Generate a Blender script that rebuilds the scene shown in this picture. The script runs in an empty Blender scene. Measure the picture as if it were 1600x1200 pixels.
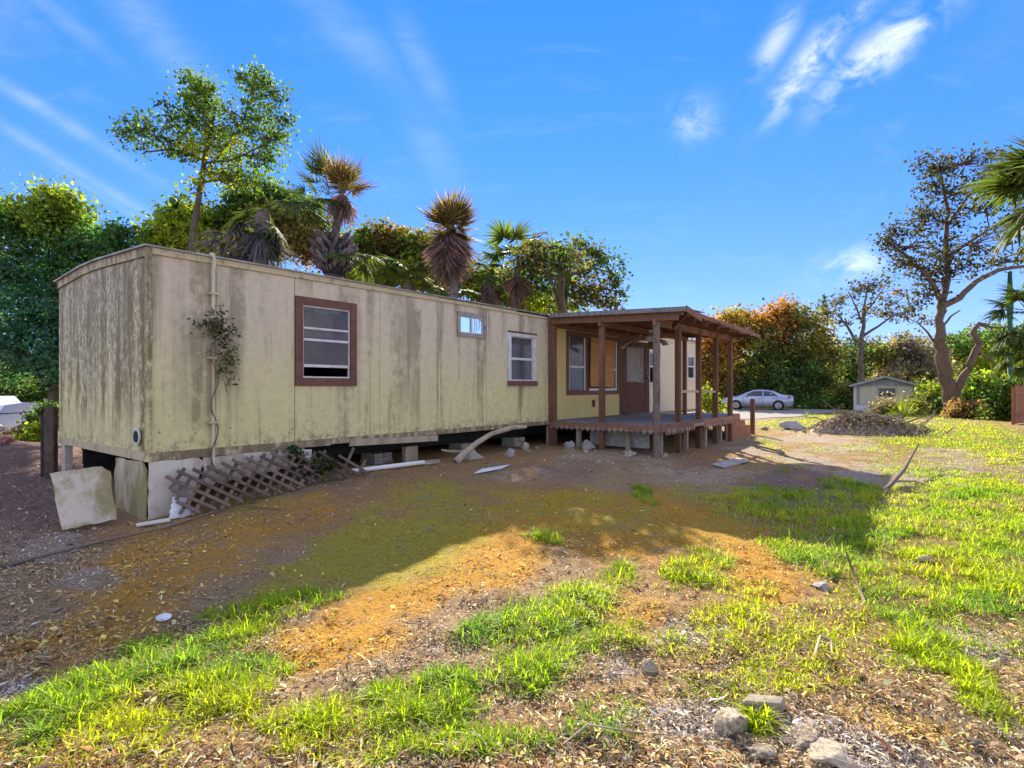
import bpy, math, random
import numpy as np
from mathutils import Vector, Matrix

rnd = random.Random(7)
rng = np.random.default_rng(7)
scene = bpy.context.scene
COL = scene.collection
R = math.radians
PI = math.pi

# ------------------------------------------------------------------ camera
EYE = 1.55
FPX, CX, CY = 885.0, 800.0, 605.0          # focal length and horizon measured on the 1600 px photograph
cam_d = bpy.data.cameras.new('camera')
cam_d.sensor_width = 36.0
cam_d.lens = 36.0 * FPX / 1600.0
cam_d.shift_y = 5.0 / 1600.0
cam_d.clip_end = 3000
cam = bpy.data.objects.new('camera', cam_d)
cam.location = (0, 0, EYE)
cam.rotation_euler = (R(90), 0, 0)
COL.objects.link(cam)
scene.camera = cam

# ------------------------------------------------------------------ sky and sun
SUN_EL, SUN_AZ = R(29.0), R(0.0)
world = bpy.data.worlds.new('World')
scene.world = world
world.use_nodes = True
wnt = world.node_tree
wnt.nodes.clear()


def nd(nt, typ, props=None, **inp):
    n = nt.nodes.new(typ)
    for k, v in (props or {}).items():
        setattr(n, k, v)
    for k, v in inp.items():
        key = int(k[1:]) if k[0] == '_' else k.replace('_', ' ')
        s = n.inputs[key]
        if isinstance(v, bpy.types.NodeSocket):
            nt.links.new(v, s)
        else:
            s.default_value = v
    return n


def mth(nt, op, a, b=None, c=None, clamp=False):
    n = nt.nodes.new('ShaderNodeMath')
    n.operation = op
    n.use_clamp = clamp
    for i, v in enumerate((a, b, c)):
        if v is None:
            continue
        if isinstance(v, bpy.types.NodeSocket):
            nt.links.new(v, n.inputs[i])
        else:
            n.inputs[i].default_value = v
    return n.outputs[0]


def mixc(nt, f, a, b, typ='MIX'):
    n = nt.nodes.new('ShaderNodeMix')
    n.data_type = 'RGBA'
    n.blend_type = typ
    for k, v in ((0, f), (6, a), (7, b)):
        if isinstance(v, bpy.types.NodeSocket):
            nt.links.new(v, n.inputs[k])
        else:
            n.inputs[k].default_value = v if k == 0 or len(v) == 4 else (*v, 1)
    return n.outputs[2]


def sstep(nt, v, a, b):
    n = nt.nodes.new('ShaderNodeMapRange')
    n.interpolation_type = 'SMOOTHSTEP'
    nt.links.new(v, n.inputs[0])
    n.inputs[1].default_value = a
    n.inputs[2].default_value = b
    return n.outputs[0]


def noise(nt, vec, scale, detail=4, rough=0.55, dist=0.0):
    n = nd(nt, 'ShaderNodeTexNoise', None, Scale=scale, Detail=detail, Roughness=rough, Distortion=dist)
    if vec is not None:
        nt.links.new(vec, n.inputs['Vector'])
    return n.outputs['Fac']


def mapping(nt, vec, scale=(1, 1, 1), rot=(0, 0, 0), loc=(0, 0, 0)):
    n = nd(nt, 'ShaderNodeMapping', None, Scale=scale, Rotation=rot, Location=loc)
    nt.links.new(vec, n.inputs['Vector'])
    return n.outputs[0]


def build_world():
    nt = wnt
    sky = nt.nodes.new('ShaderNodeTexSky')
    sky.sky_type = 'NISHITA'
    sky.sun_disc = False
    sky.sun_elevation = SUN_EL
    sky.sun_rotation = SUN_AZ
    sky.altitude = 0
    sky.air_density = 1.0
    sky.dust_density = 0.0
    sky.ozone_density = 3.0
    hs = nd(nt, 'ShaderNodeHueSaturation', None, Hue=0.505, Saturation=1.3, Value=0.8, Color=sky.outputs[0])
    # clear winter air: deep blue overhead, paler towards the horizon
    sep = nd(nt, 'ShaderNodeSeparateColor', None, Color=hs.outputs[0])
    g = GAIN
    rr = mth(nt, 'MULTIPLY', sep.outputs[0], g)
    rr = mth(nt, 'DIVIDE', mth(nt, 'MULTIPLY', rr, .47 / g), mth(nt, 'ADD', mth(nt, 'MULTIPLY', rr, .55), 1.0))
    gg = mth(nt, 'MULTIPLY', mth(nt, 'POWER', mth(nt, 'MULTIPLY', sep.outputs[1], g), .60), .395 / g)
    bb = mth(nt, 'MULTIPLY', mth(nt, 'POWER', mth(nt, 'MULTIPLY', sep.outputs[2], g), .36), .93 / g)
    base = nd(nt, 'ShaderNodeCombineColor', None, Red=rr, Green=gg, Blue=bb).outputs[0]
    tc = nt.nodes.new('ShaderNodeTexCoord')
    d = tc.outputs['Generated']
    cloudmask = None

    def dot(vec):
        n = nd(nt, 'ShaderNodeVectorMath', {'operation': 'DOT_PRODUCT'})
        nt.links.new(d, n.inputs[0])
        n.inputs[1].default_value = vec
        return n.outputs['Value']
    # every wisp: a direction in the sky, its long and short angular half sizes and its tilt
    wisps = [(1375, 82, 85, 26, 32, 1.0, 0), (1262, 104, 70, 20, 48, .95, 0), (1215, 60, 50, 16, 55, .55, 0), (1320, 30, 70, 20, 30, .4, 0),
             (1085, 185, 32, 28, -30, .42, 0), (1335, 412, 48, 20, 10, .75, 0),
             (110, 262, 150, 9, -27, .5, 1), (70, 172, 150, 11, -25, .42, 1), (250, 60, 150, 30, -42, .36, 1),
             (540, 45, 130, 30, -35, .28, 1), (662, 105, 70, 20, -60, .38, 1), (675, 230, 75, 28, -60, .2, 1), (100, 30, 90, 14, -28, .25, 1),
             (60, 225, 150, 7, -27, .3, 1), (150, 300, 90, 6, -28, .32, 1)]
    n1 = noise(nt, mapping(nt, d, (9, 9, 14)), 1.6, 7, .62, .6)
    n2 = noise(nt, mapping(nt, d, (3, 20, 26), (0, R(38), 0)), 1.0, 7, .65, .4)
    fine = sstep(nt, n1, .36, .68)
    cirr = sstep(nt, n2, .33, .75)
    for (px, py, a, b, tilt, den, kind) in wisps:
        c = Vector(((px - CX) / FPX, 1, (CY - py) / FPX))
        ln = c.length
        c.normalize()
        rt = c.cross(Vector((0, 0, 1))).normalized()
        up = rt.cross(c).normalized()
        th = R(tilt)
        e1 = rt * math.cos(th) + up * math.sin(th)
        e2 = -rt * math.sin(th) + up * math.cos(th)
        sc = FPX * ln
        p = mth(nt, 'DIVIDE', dot(e1), a / sc)
        q = mth(nt, 'DIVIDE', dot(e2), b / sc)
        r2 = mth(nt, 'ADD', mth(nt, 'MULTIPLY', p, p), mth(nt, 'MULTIPLY', q, q))
        g = mth(nt, 'POWER', 2.718, mth(nt, 'MULTIPLY', r2, -.9))
        front = mth(nt, 'GREATER_THAN', dot(c), 0.0)
        m = mth(nt, 'MULTIPLY', mth(nt, 'MULTIPLY', g, front), (den * .36 if kind else den * .62))
        m = mth(nt, 'MULTIPLY', m, mth(nt, 'ADD', mth(nt, 'MULTIPLY', cirr, .7), .3) if kind else fine)
        cloudmask = m if cloudmask is None else mth(nt, 'MAXIMUM', cloudmask, m)
    # faint streaks everywhere; bright clouds added out of view for fill light
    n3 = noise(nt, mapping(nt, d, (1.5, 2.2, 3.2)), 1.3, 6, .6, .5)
    out_of_view = sstep(nt, dot((0, 1, .15)), .80, .35)
    glob = mth(nt, 'ADD', mth(nt, 'MULTIPLY', sstep(nt, n2, .5, .9), .07), mth(nt, 'MULTIPLY', mth(nt, 'MULTIPLY', sstep(nt, n3, .36, .64), out_of_view), .80))
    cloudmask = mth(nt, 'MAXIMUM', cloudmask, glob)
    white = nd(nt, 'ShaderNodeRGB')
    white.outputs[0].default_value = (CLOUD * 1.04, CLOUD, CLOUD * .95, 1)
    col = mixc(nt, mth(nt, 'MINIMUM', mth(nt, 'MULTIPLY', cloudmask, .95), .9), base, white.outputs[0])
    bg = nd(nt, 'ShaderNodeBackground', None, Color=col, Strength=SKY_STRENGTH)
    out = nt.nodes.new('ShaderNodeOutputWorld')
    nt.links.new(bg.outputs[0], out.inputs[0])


SKY_STRENGTH = 0.15
GAIN = .3959
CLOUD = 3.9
build_world()
sun_d = bpy.data.lights.new('sun', 'SUN')
sun_d.energy = 4.1
sun_d.angle = R(0.6)
sun_d.color = (1.0, .9, .74)
sun = bpy.data.objects.new('sun', sun_d)
sun.rotation_euler = (SUN_EL - R(90), 0, -SUN_AZ)
sun.location = (0, 40, 30)
COL.objects.link(sun)
scene.view_settings.view_transform = 'Standard'
scene.view_settings.look = 'None'
scene.view_settings.exposure = 1.68
scene.view_settings.gamma = 1.0
scene.view_settings.use_curve_mapping = False
scene.render.film_transparent = False
try:
    scene.cycles.max_bounces = 8
    scene.cycles.transparent_max_bounces = 16
    scene.cycles.sample_clamp_indirect = 8
except Exception:
    pass

# ------------------------------------------------------------------ frame of the mobile home
ANG = math.atan2(.785, .62)
C0 = Vector((-4.19, 6.53, 0))
U = Vector((math.cos(ANG), math.sin(ANG), 0))       # along the long wall, away from the camera
NV = Vector((math.sin(ANG), -math.cos(ANG), 0))     # out of the long wall


def W(t, s, z=0.0):
    p = C0 + U * t + NV * s
    return Vector((p.x, p.y, z))


def P(px, py, y):
    """point of the place seen at photo pixel (px, py) at forward distance y"""
    return Vector(((px - CX) / FPX * y, y, EYE + (CY - py) / FPX * y))


# ------------------------------------------------------------------ numpy noise and the lie of the land
_T = np.random.default_rng(3).random((256, 256))


def vnoise(x, y, f):
    x = np.asarray(x) * f + 1000.3
    y = np.asarray(y) * f + 1000.7
    xi = np.floor(x).astype(int)
    yi = np.floor(y).astype(int)
    fx = x - xi
    fy = y - yi
    fx = fx * fx * (3 - 2 * fx)
    fy = fy * fy * (3 - 2 * fy)
    a = _T[xi % 256, yi % 256]
    b = _T[(xi + 1) % 256, yi % 256]
    c = _T[xi % 256, (yi + 1) % 256]
    d = _T[(xi + 1) % 256, (yi + 1) % 256]
    return (a * (1 - fx) + b * fx) * (1 - fy) + (c * (1 - fx) + d * fx) * fy


def fbm(x, y, f, o=4):
    s = 0
    a = .5
    for i in range(o):
        s = s + a * vnoise(x + 17 * i, y - 9 * i, f)
        f *= 2.1
        a *= .5
    return s / (1 - .5 ** o)


def S(a, b, v):
    t = np.clip((np.asarray(v, float) - a) / (b - a), 0, 1)
    return t * t * (3 - 2 * t)


def ground_z(x, y):
    x = np.asarray(x, float)
    y = np.asarray(y, float)
    dx, dy = x - C0.x, y - C0.y
    t = U.x * dx + U.y * dy
    s = NV.x * dx + NV.y * dy
    a = .24 * S(-.6, 2.3, t) * (1 - S(.9, 4.5, s)) * (1 - S(13, 30, t))
    b = .12 * S(8, 13, y) * (1 - S(18, 36, y))
    z = np.maximum(a, b)
    z = z + .62 * np.exp(-(((x + 9.1) / 1.7) ** 2 + ((y - 9.4) / 2.3) ** 2))
    z = z + .10 * np.exp(-(((x - 5.2) / 1.6) ** 2 + ((y - 10.2) / .7) ** 2))
    near = np.exp(-(y / 25.0) ** 2)
    z = z + near * (.09 * (fbm(x, y, .9, 3) - .5) + .075 * (fbm(x + 5, y, 3.6, 3) - .5) + .022 * (fbm(x - 8, y + 3, 10.0, 2) - .5))
    z = z - .05 * S(25, 45, y)
    return z


def gz(x, y):
    return float(ground_z(x, y))


def GP(px, py, h=0.0):
    """ground point seen at photo pixel (px, py)"""
    k = (py - CY) / FPX
    y = EYE / max(k, .004)
    for _ in range(12):
        y = .5 * y + .5 * (EYE - gz((px - CX) / FPX * y, y)) / max(k, .004)
    x = (px - CX) / FPX * y
    return Vector((x, y, gz(x, y) + h))


# ------------------------------------------------------------------ object helpers
def tag(o, label=None, cat=None, group=None, kind=None):
    if label:
        o['label'] = label
    if cat:
        o['category'] = cat
    if group:
        o['group'] = group
    if kind:
        o['kind'] = kind
    return o


def thing(name, label, cat, loc=(0, 0, 0), rz=0.0, group=None):
    o = bpy.data.objects.new(name, None)
    o.empty_display_size = .2
    COL.objects.link(o)
    o.location = loc
    o.rotation_euler = (0, 0, rz)
    return tag(o, label, cat, group)


def link(name, me, mat=None, parent=None, loc=None, rot=None):
    o = bpy.data.objects.new(name, me)
    if mat is not None and len(me.materials) == 0:
        me.materials.append(mat)
    COL.objects.link(o)
    if parent is not None:
        o.parent = parent
    if loc is not None:
        o.location = loc
    if rot is not None:
        o.rotation_euler = rot
    return o


class MB:
    """collects shapes into one mesh"""

    def __init__(self):
        self.v = []
        self.f = []

    def add(self, vs, fs):
        n = len(self.v)
        self.v += [tuple(p) for p in vs]
        self.f += [tuple(i + n for i in f) for f in fs]
        return self

    def box(self, x0, x1, y0, y1, z0, z1):
        return self.add([(x0, y0, z0), (x1, y0, z0), (x1, y1, z0), (x0, y1, z0), (x0, y0, z1), (x1, y0, z1), (x1, y1, z1), (x0, y1, z1)],
                        [(0, 3, 2, 1), (4, 5, 6, 7), (0, 1, 5, 4), (1, 2, 6, 5), (2, 3, 7, 6), (3, 0, 4, 7)])

    def bar(self, a, b, w, h, up=(0, 0, 1)):
        a, b = Vector(a), Vector(b)
        d = (b - a).normalized()
        up = Vector(up)
        if abs(d.dot(up)) > .98:
            up = Vector((1, 0, 0))
        sx = d.cross(up).normalized() * (w / 2)
        sz = sx.cross(d).normalized() * (h / 2)
        vs = []
        for p in (a, b):
            vs += [p - sx - sz, p + sx - sz, p + sx + sz, p - sx + sz]
        return self.add(vs, [(0, 1, 2, 3), (7, 6, 5, 4), (0, 4, 5, 1), (1, 5, 6, 2), (2, 6, 7, 3), (3, 7, 4, 0)])

    def prism(self, pts, axis, a, b):
        """polygon pts in the two other axes, extruded along axis from a to b"""
        n = len(pts)

        def mk(p, c):
            return {'x': (c, p[0], p[1]), 'y': (p[0], c, p[1]), 'z': (p[0], p[1], c)}[axis]
        vs = [mk(p, a) for p in pts] + [mk(p, b) for p in pts]
        fs = [tuple(range(n))[::-1], tuple(range(n, 2 * n))]
        for i in range(n):
            j = (i + 1) % n
            fs.append((i, j, n + j, n + i))
        return self.add(vs, fs)

    def tube(self, pts, radii, n=6, cap=True):
        pts = [Vector(p) for p in pts]
        if not hasattr(radii, '__len__'):
            radii = [radii] * len(pts)
        vs, fs = [], []
        ref = Vector((0.31, 0.2, 0.93))
        for i, p in enumerate(pts):
            d = (pts[min(i + 1, len(pts) - 1)] - pts[max(i - 1, 0)])
            if d.length < 1e-9:
                d = Vector((0, 0, 1))
            d.normalize()
            if abs(d.dot(ref)) > .97:
                ref = Vector((1, .1, 0)).normalized()
            a = d.cross(ref).normalized()
            b = d.cross(a)
            for k in range(n):
                an = 2 * PI * k / n
                vs.append(p + (a * math.cos(an) + b * math.sin(an)) * radii[i])
        for i in range(len(pts) - 1):
            for k in range(n):
                k2 = (k + 1) % n
                fs.append((i * n + k, i * n + k2, (i + 1) * n + k2, (i + 1) * n + k))
        if cap:
            fs.append(tuple(range(n)))
            fs.append(tuple(range((len(pts) - 1) * n, len(pts) * n))[::-1])
        return self.add(vs, fs)

    def lathe(self, prof, c=(0, 0, 0), n=20, axis='z'):
        vs, fs = [], []
        for (r, h) in prof:
            for k in range(n):
                an = 2 * PI * k / n
                x, y = r * math.cos(an), r * math.sin(an)
                q = {'z': (x, y, h), 'y': (x, h, y), 'x': (h, x, y)}[axis]
                vs.append((q[0] + c[0], q[1] + c[1], q[2] + c[2]))
        for i in range(len(prof) - 1):
            for k in range(n):
                k2 = (k + 1) % n
                fs.append((i * n + k, i * n + k2, (i + 1) * n + k2, (i + 1) * n + k))
        fs.append(tuple(range(n))[::-1])
        fs.append(tuple(range((len(prof) - 1) * n, len(prof) * n)))
        return self.add(vs, fs)

    def mesh(self, name, smooth=False):
        me = bpy.data.meshes.new(name)
        me.from_pydata(self.v, [], self.f)
        if smooth:
            me.polygons.foreach_set('use_smooth', [True] * len(me.polygons))
        me.update()
        return me

    def build(self, name, mat=None, parent=None, smooth=False, bevel=0.0, loc=None, rot=None):
        o = link(name, self.mesh(name, smooth), mat, parent, loc, rot)
        if bevel:
            m = o.modifiers.new('bevel', 'BEVEL')
            m.width = bevel
            m.segments = 1
            m.limit_method = 'ANGLE'
        return o


def npmesh(name, verts, quads, cols=None, mat=None, parent=None, smooth=False, loc=None):
    me = bpy.data.meshes.new(name)
    nv, nf, k = len(verts), len(quads), quads.shape[1]
    me.vertices.add(nv)
    me.vertices.foreach_set('co', np.ascontiguousarray(verts, dtype=np.float32).ravel())
    me.loops.add(nf * k)
    me.loops.foreach_set('vertex_index', np.ascontiguousarray(quads, dtype=np.int32).ravel())
    me.polygons.add(nf)
    me.polygons.foreach_set('loop_start', np.arange(0, nf * k, k, dtype=np.int32))
    if smooth:
        me.polygons.foreach_set('use_smooth', np.ones(nf, bool))
    me.update(calc_edges=True)
    me.validate()
    if cols is not None:
        at = me.attributes.new('Col', 'FLOAT_COLOR', 'POINT')
        c = np.ones((nv, 4), np.float32)
        c[:, :3] = cols
        at.data.foreach_set('color', c.ravel())
    return link(name, me, mat, parent, loc)


def copy_tree(o, parent=None):
    c = o.copy()
    COL.objects.link(c)
    c.parent = parent
    for ch in list(o.children):
        copy_tree(ch, c)
    return c


# ------------------------------------------------------------------ materials
def newmat(name):
    m = bpy.data.materials.new(name)
    m.use_nodes = True
    nt = m.node_tree
    nt.nodes.clear()
    out = nt.nodes.new('ShaderNodeOutputMaterial')
    return m, nt, out


def principled(nt, out, col, rough=.7, bump=None, bstr=.3, bdist=.02, spec=.3, metal=0.0):
    b = nd(nt, 'ShaderNodeBsdfPrincipled', None, Roughness=rough, Metallic=metal)
    b.inputs['Specular IOR Level'].default_value = spec
    if isinstance(col, bpy.types.NodeSocket):
        nt.links.new(col, b.inputs['Base Color'])
    else:
        b.inputs['Base Color'].default_value = (*col, 1)
    if bump is not None:
        bn = nd(nt, 'ShaderNodeBump', None, Strength=bstr, Distance=bdist)
        nt.links.new(bump, bn.inputs['Height'])
        nt.links.new(bn.outputs[0], b.inputs['Normal'])
    nt.links.new(b.outputs[0], out.inputs[0])
    return b


def simple(name, c1, c2, scale=6, rough=.75, stretch=(1, 1, 1), lo=.35, hi=.65, bstr=.25, spec=.25, metal=0.0, spots=None, rand=.25):
    m, nt, out = newmat(name)
    tc = nt.nodes.new('ShaderNodeTexCoord')
    v = mapping(nt, tc.outputs['Object'], stretch)
    oi = nt.nodes.new('ShaderNodeObjectInfo')
    n = noise(nt, v, scale, 6, .65)
    f = sstep(nt, mth(nt, 'ADD', n, mth(nt, 'MULTIPLY', mth(nt, 'SUBTRACT', oi.outputs['Random'], .5), rand)), lo, hi)
    col = mixc(nt, f, c1, c2)
    if spots:
        n3 = noise(nt, tc.outputs['Object'], spots[1], 5, .7)
        col = mixc(nt, sstep(nt, n3, spots[2], spots[2] + .08), col, spots[0])
    n2 = noise(nt, v, scale * 5, 3, .6)
    principled(nt, out, col, rough, mth(nt, 'ADD', n, mth(nt, 'MULTIPLY', n2, .5)), bstr, .01, spec, metal)
    return m


def mat_leaf(name, transl=.5, rough=.6, tcol=(1.5, 1.6, .7)):
    m, nt, out = newmat(name)
    a = nd(nt, 'ShaderNodeAttribute', {'attribute_name': 'Col'})
    b = nd(nt, 'ShaderNodeBsdfPrincipled', None, Roughness=rough)
    b.inputs['Specular IOR Level'].default_value = .12
    nt.links.new(a.outputs['Color'], b.inputs['Base Color'])
    t = nt.nodes.new('ShaderNodeBsdfTranslucent')
    tcl = mixc(nt, 1.0, a.outputs['Color'], tcol, 'MULTIPLY')
    nt.links.new(tcl, t.inputs['Color'])
    mx = nd(nt, 'ShaderNodeMixShader', None, Fac=transl)
    nt.links.new(b.outputs[0], mx.inputs[1])
    nt.links.new(t.outputs[0], mx.inputs[2])
    nt.links.new(mx.outputs[0], out.inputs[0])
    return m


def mat_siding(name, end=False):
    """faded cream paint with run-off streaks, black mould and algae; all in the wall's own coordinates"""
    m, nt, out = newmat(name)
    tc = nt.nodes.new('ShaderNodeTexCoord')
    o = tc.outputs['Object']
    if end:
        o = mapping(nt, o, (1, 1, 1), (0, 0, R(90)), (4.7, 0, 0))      # end wall runs along local y
    sp = nt.nodes.new('ShaderNodeSeparateXYZ')
    nt.links.new(o, sp.inputs[0])
    z = sp.outputs['Z']
    big = noise(nt, mapping(nt, o, (.75, .75, .45)), 1.0, 4, .6)
    big2 = noise(nt, mapping(nt, o, (1.6, 1.6, .9), (0, 0, 0), (7, 3, 2)), 1.0, 5, .65)
    wide = noise(nt, mapping(nt, o, (3.2, 3.2, .22)), 1.0, 4, .55, .3)
    st1 = noise(nt, mapping(nt, o, (9, 9, .42), (0, 0, 0), (1.3, 2, 5)), 1.0, 6, .7, .25)
    st2 = noise(nt, mapping(nt, o, (30, 30, 1.3)), 1.0, 4, .65, .2)
    fine = noise(nt, o, 48, 4, .72)
    mid = noise(nt, o, 8, 7, .72)
    # paint: chalky pinkish cream above, lighter yellow cream lower down
    f = sstep(nt, mth(nt, 'ADD', z, mth(nt, 'ADD', mth(nt, 'MULTIPLY', big, 1.4), mth(nt, 'MULTIPLY', wide, .9))), 2.1, 3.9)
    col = mixc(nt, f, (.64, .565, .27), (.58, .485, .35))
    col = mixc(nt, mth(nt, 'MULTIPLY', sstep(nt, mid, .42, .72), .42), col, (.42, .34, .21))
    # broad soft run-off bands, darker near the roof edge
    bnd = sstep(nt, mth(nt, 'ADD', wide, mth(nt, 'MULTIPLY', mth(nt, 'SUBTRACT', z, 1.9), .05)), .47, .68)
    bnd = mth(nt, 'MULTIPLY', bnd, sstep(nt, mth(nt, 'ADD', big2, mth(nt, 'MULTIPLY', mid, .5)), .56, .84))
    col = mixc(nt, mth(nt, 'MULTIPLY', bnd, .74), col, (.21, .175, .095))
    s1 = mth(nt, 'MULTIPLY', sstep(nt, st1, .52, .70), sstep(nt, mth(nt, 'ADD', big, mth(nt, 'MULTIPLY', mid, .5)), .62, .92))
    col = mixc(nt, mth(nt, 'MULTIPLY', s1, .85), col, (.15, .12, .065))
    s2 = mth(nt, 'MULTIPLY', sstep(nt, st2, .54, .74), sstep(nt, mid, .42, .62))
    col = mixc(nt, mth(nt, 'MULTIPLY', s2, .40), col, (.24, .195, .11))
    # mould specks
    lo, hi = (.46, .66) if end else (.62, .84)
    sk = mth(nt, 'MULTIPLY', sstep(nt, fine, .56, .68), sstep(nt, mth(nt, 'ADD', big2, mth(nt, 'MULTIPLY', mid, .4)), lo, hi))
    col = mixc(nt, mth(nt, 'MULTIPLY', sk, .75), col, (.14, .115, .06))
    if end:
        al = noise(nt, mapping(nt, o, (4.2, 4.2, .5), (0, 0, 0), (3.1, 0, 0)), 1.0, 6, .72, .3)
        am = mth(nt, 'MULTIPLY', sstep(nt, mth(nt, 'ADD', al, mth(nt, 'MULTIPLY', mth(nt, 'SUBTRACT', mid, .5), .5)), .45, .60), sstep(nt, mth(nt, 'ADD', z, mth(nt, 'MULTIPLY', al, 1.4)), 1.6, 2.3))
        col = mixc(nt, mth(nt, 'MULTIPLY', am, .92), col, (.16, .12, .018))
        gate = sstep(nt, mth(nt, 'ADD', z, mth(nt, 'ADD', mth(nt, 'MULTIPLY', wide, 1.4), mth(nt, 'MULTIPLY', big2, .8))), 2.35, 3.0)
        mt = noise(nt, mapping(nt, o, (1, 1, .6)), 17, 6, .8, .4)
        sk2 = mth(nt, 'MULTIPLY', sstep(nt, mt, .44, .56), gate)
        col = mixc(nt, mth(nt, 'MULTIPLY', sk2, .82), col, (.15, .115, .05))
        dr = noise(nt, mapping(nt, o, (16, 16, .9), (0, 0, 0), (2, 9, 1)), 1.0, 5, .75, .3)
        col = mixc(nt, mth(nt, 'MULTIPLY', mth(nt, 'MULTIPLY', sstep(nt, dr, .56, .68), gate), .6), col, (.60, .52, .36))
        col = mixc(nt, mth(nt, 'MULTIPLY', mth(nt, 'MULTIPLY', sstep(nt, mth(nt, 'SUBTRACT', 1.0, dr), .55, .66), gate), .8), col, (.11, .085, .03))
    if end:     # algae run down the near corner
        yy = sp.outputs['X']
        crn = mth(nt, 'MULTIPLY', sstep(nt, mth(nt, 'ABSOLUTE', mth(nt, 'SUBTRACT', mth(nt, 'ABSOLUTE', mth(nt, 'SUBTRACT', yy, 4.7)), .17)), .15, .03), sstep(nt, mth(nt, 'ADD', mid, mth(nt, 'MULTIPLY', al, .5)), .55, .75))
        col = mixc(nt, mth(nt, 'MULTIPLY', crn, .85), col, (.13, .10, .015))
    # rust and grime splashed along the bottom lip
    bot = mth(nt, 'MULTIPLY', mth(nt, 'SUBTRACT', 1.0, sstep(nt, z, .72, 1.0)), sstep(nt, mth(nt, 'ADD', mid, mth(nt, 'MULTIPLY', fine, .3)), .60, .76))
    col = mixc(nt, mth(nt, 'MULTIPLY', bot, .75), col, (.14, .105, .06))
    dots = mth(nt, 'MULTIPLY', sstep(nt, noise(nt, o, 21, 2, .4), .68, .72), mth(nt, 'SUBTRACT', 1.0, sstep(nt, mth(nt, 'SUBTRACT', z, mth(nt, 'MULTIPLY', big2, .8)), .55, .95)))
    col = mixc(nt, mth(nt, 'MULTIPLY', dots, .9), col, (.07, .045, .03))
    wv = nd(nt, 'ShaderNodeTexWave', {'wave_type': 'BANDS', 'bands_direction': 'X', 'wave_profile': 'SIN'}, Scale=1.6, Distortion=.15)
    nt.links.new(o, wv.inputs['Vector'])
    grv = mth(nt, 'POWER', wv.outputs['Fac'], .12)
    hgt = mth(nt, 'ADD', mth(nt, 'MULTIPLY', grv, .06), mth(nt, 'ADD', mth(nt, 'MULTIPLY', big2, 2.6), mth(nt, 'MULTIPLY', fine, .2)))
    principled(nt, out, col, .62, hgt, .45, .02, .3)
    return m


def mat_glass(name, tint=(.13, .115, .125), clear=.5, rough=.08):
    m, nt, out = newmat(name)
    tc = nt.nodes.new('ShaderNodeTexCoord')
    n = noise(nt, tc.outputs['Object'], 5, 5, .7)
    b = nd(nt, 'ShaderNodeBsdfPrincipled', None, Roughness=rough)
    col = mixc(nt, sstep(nt, n, .35, .7), tint, tuple(c * .55 for c in tint))
    nt.links.new(col, b.inputs['Base Color'])
    b.inputs['Specular IOR Level'].default_value = .6
    t = nt.nodes.new('ShaderNodeBsdfTransparent')
    mx = nd(nt, 'ShaderNodeMixShader', None, Fac=clear)
    nt.links.new(b.outputs[0], mx.inputs[1])
    nt.links.new(t.outputs[0], mx.inputs[2])
    nt.links.new(mx.outputs[0], out.inputs[0])
    return m


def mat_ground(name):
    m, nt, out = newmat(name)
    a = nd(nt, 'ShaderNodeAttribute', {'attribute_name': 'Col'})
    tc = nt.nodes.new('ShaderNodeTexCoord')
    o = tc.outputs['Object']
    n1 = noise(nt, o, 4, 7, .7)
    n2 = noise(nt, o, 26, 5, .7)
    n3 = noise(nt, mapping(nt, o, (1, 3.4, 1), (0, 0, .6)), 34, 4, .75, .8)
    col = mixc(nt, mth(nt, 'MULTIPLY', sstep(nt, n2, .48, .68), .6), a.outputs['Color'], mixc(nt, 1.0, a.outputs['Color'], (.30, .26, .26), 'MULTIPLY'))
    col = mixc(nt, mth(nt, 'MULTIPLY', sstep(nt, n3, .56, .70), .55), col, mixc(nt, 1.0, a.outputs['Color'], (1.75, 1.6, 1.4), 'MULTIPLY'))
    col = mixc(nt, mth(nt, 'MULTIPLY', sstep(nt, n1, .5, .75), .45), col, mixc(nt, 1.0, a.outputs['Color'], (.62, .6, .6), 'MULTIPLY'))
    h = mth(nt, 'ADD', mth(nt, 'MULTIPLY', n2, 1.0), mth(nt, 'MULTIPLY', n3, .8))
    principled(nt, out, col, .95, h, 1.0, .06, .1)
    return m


M = {}
M['siding'] = mat_siding('weathered siding')
M['siding_end'] = mat_siding('mouldy end siding', True)
M['yellow'] = simple('yellow porch siding', (.66, .53, .21), (.56, .44, .18), 3, .7, (6, 6, .5), .35, .7, .25)
M['white_siding'] = simple('pale siding', (.66, .56, .40), (.52, .43, .3), 3, .7, (8, 8, .4), .45, .8, .2)
M['trim'] = simple('dirty trim', (.50, .41, .25), (.19, .145, .08), 5, .7, (2, 2, 1), .42, .68, .3)
M['roof_metal'] = simple('roof metal', (.42, .42, .42), (.2, .19, .18), 3, .5, (1, 1, 1), .4, .7, .2, .4, .3)
M['brown'] = simple('brown casing', (.115, .048, .032), (.17, .075, .05), 8, .6, (1, 1, 1), .35, .7, .25, .3, 0, ((.4, .33, .27), 22, .70))
M['redwood'] = simple('red brown stained wood', (.12, .054, .03), (.21, .105, .062), 6, .75, (1, 1, .25), .3, .7, .4, .25, 0, ((.3, .24, .19), 17, .64))
M['redwood_h'] = simple('red brown stained beams', (.17, .078, .045), (.27, .135, .085), 6, .75, (.35, 1, 1), .3, .7, .4, .25, 0, ((.28, .22, .18), 17, .68))
M['orange_wood'] = simple('orange brown boards', (.36, .15, .075), (.22, .095, .055), 6, .75, (.4, .4, 1), .35, .7, .35)
M['bark_post'] = simple('peeling post', (.085, .055, .042), (.19, .145, .115), 16, .85, (1, 1, .4), .42, .58, .7)
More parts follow.
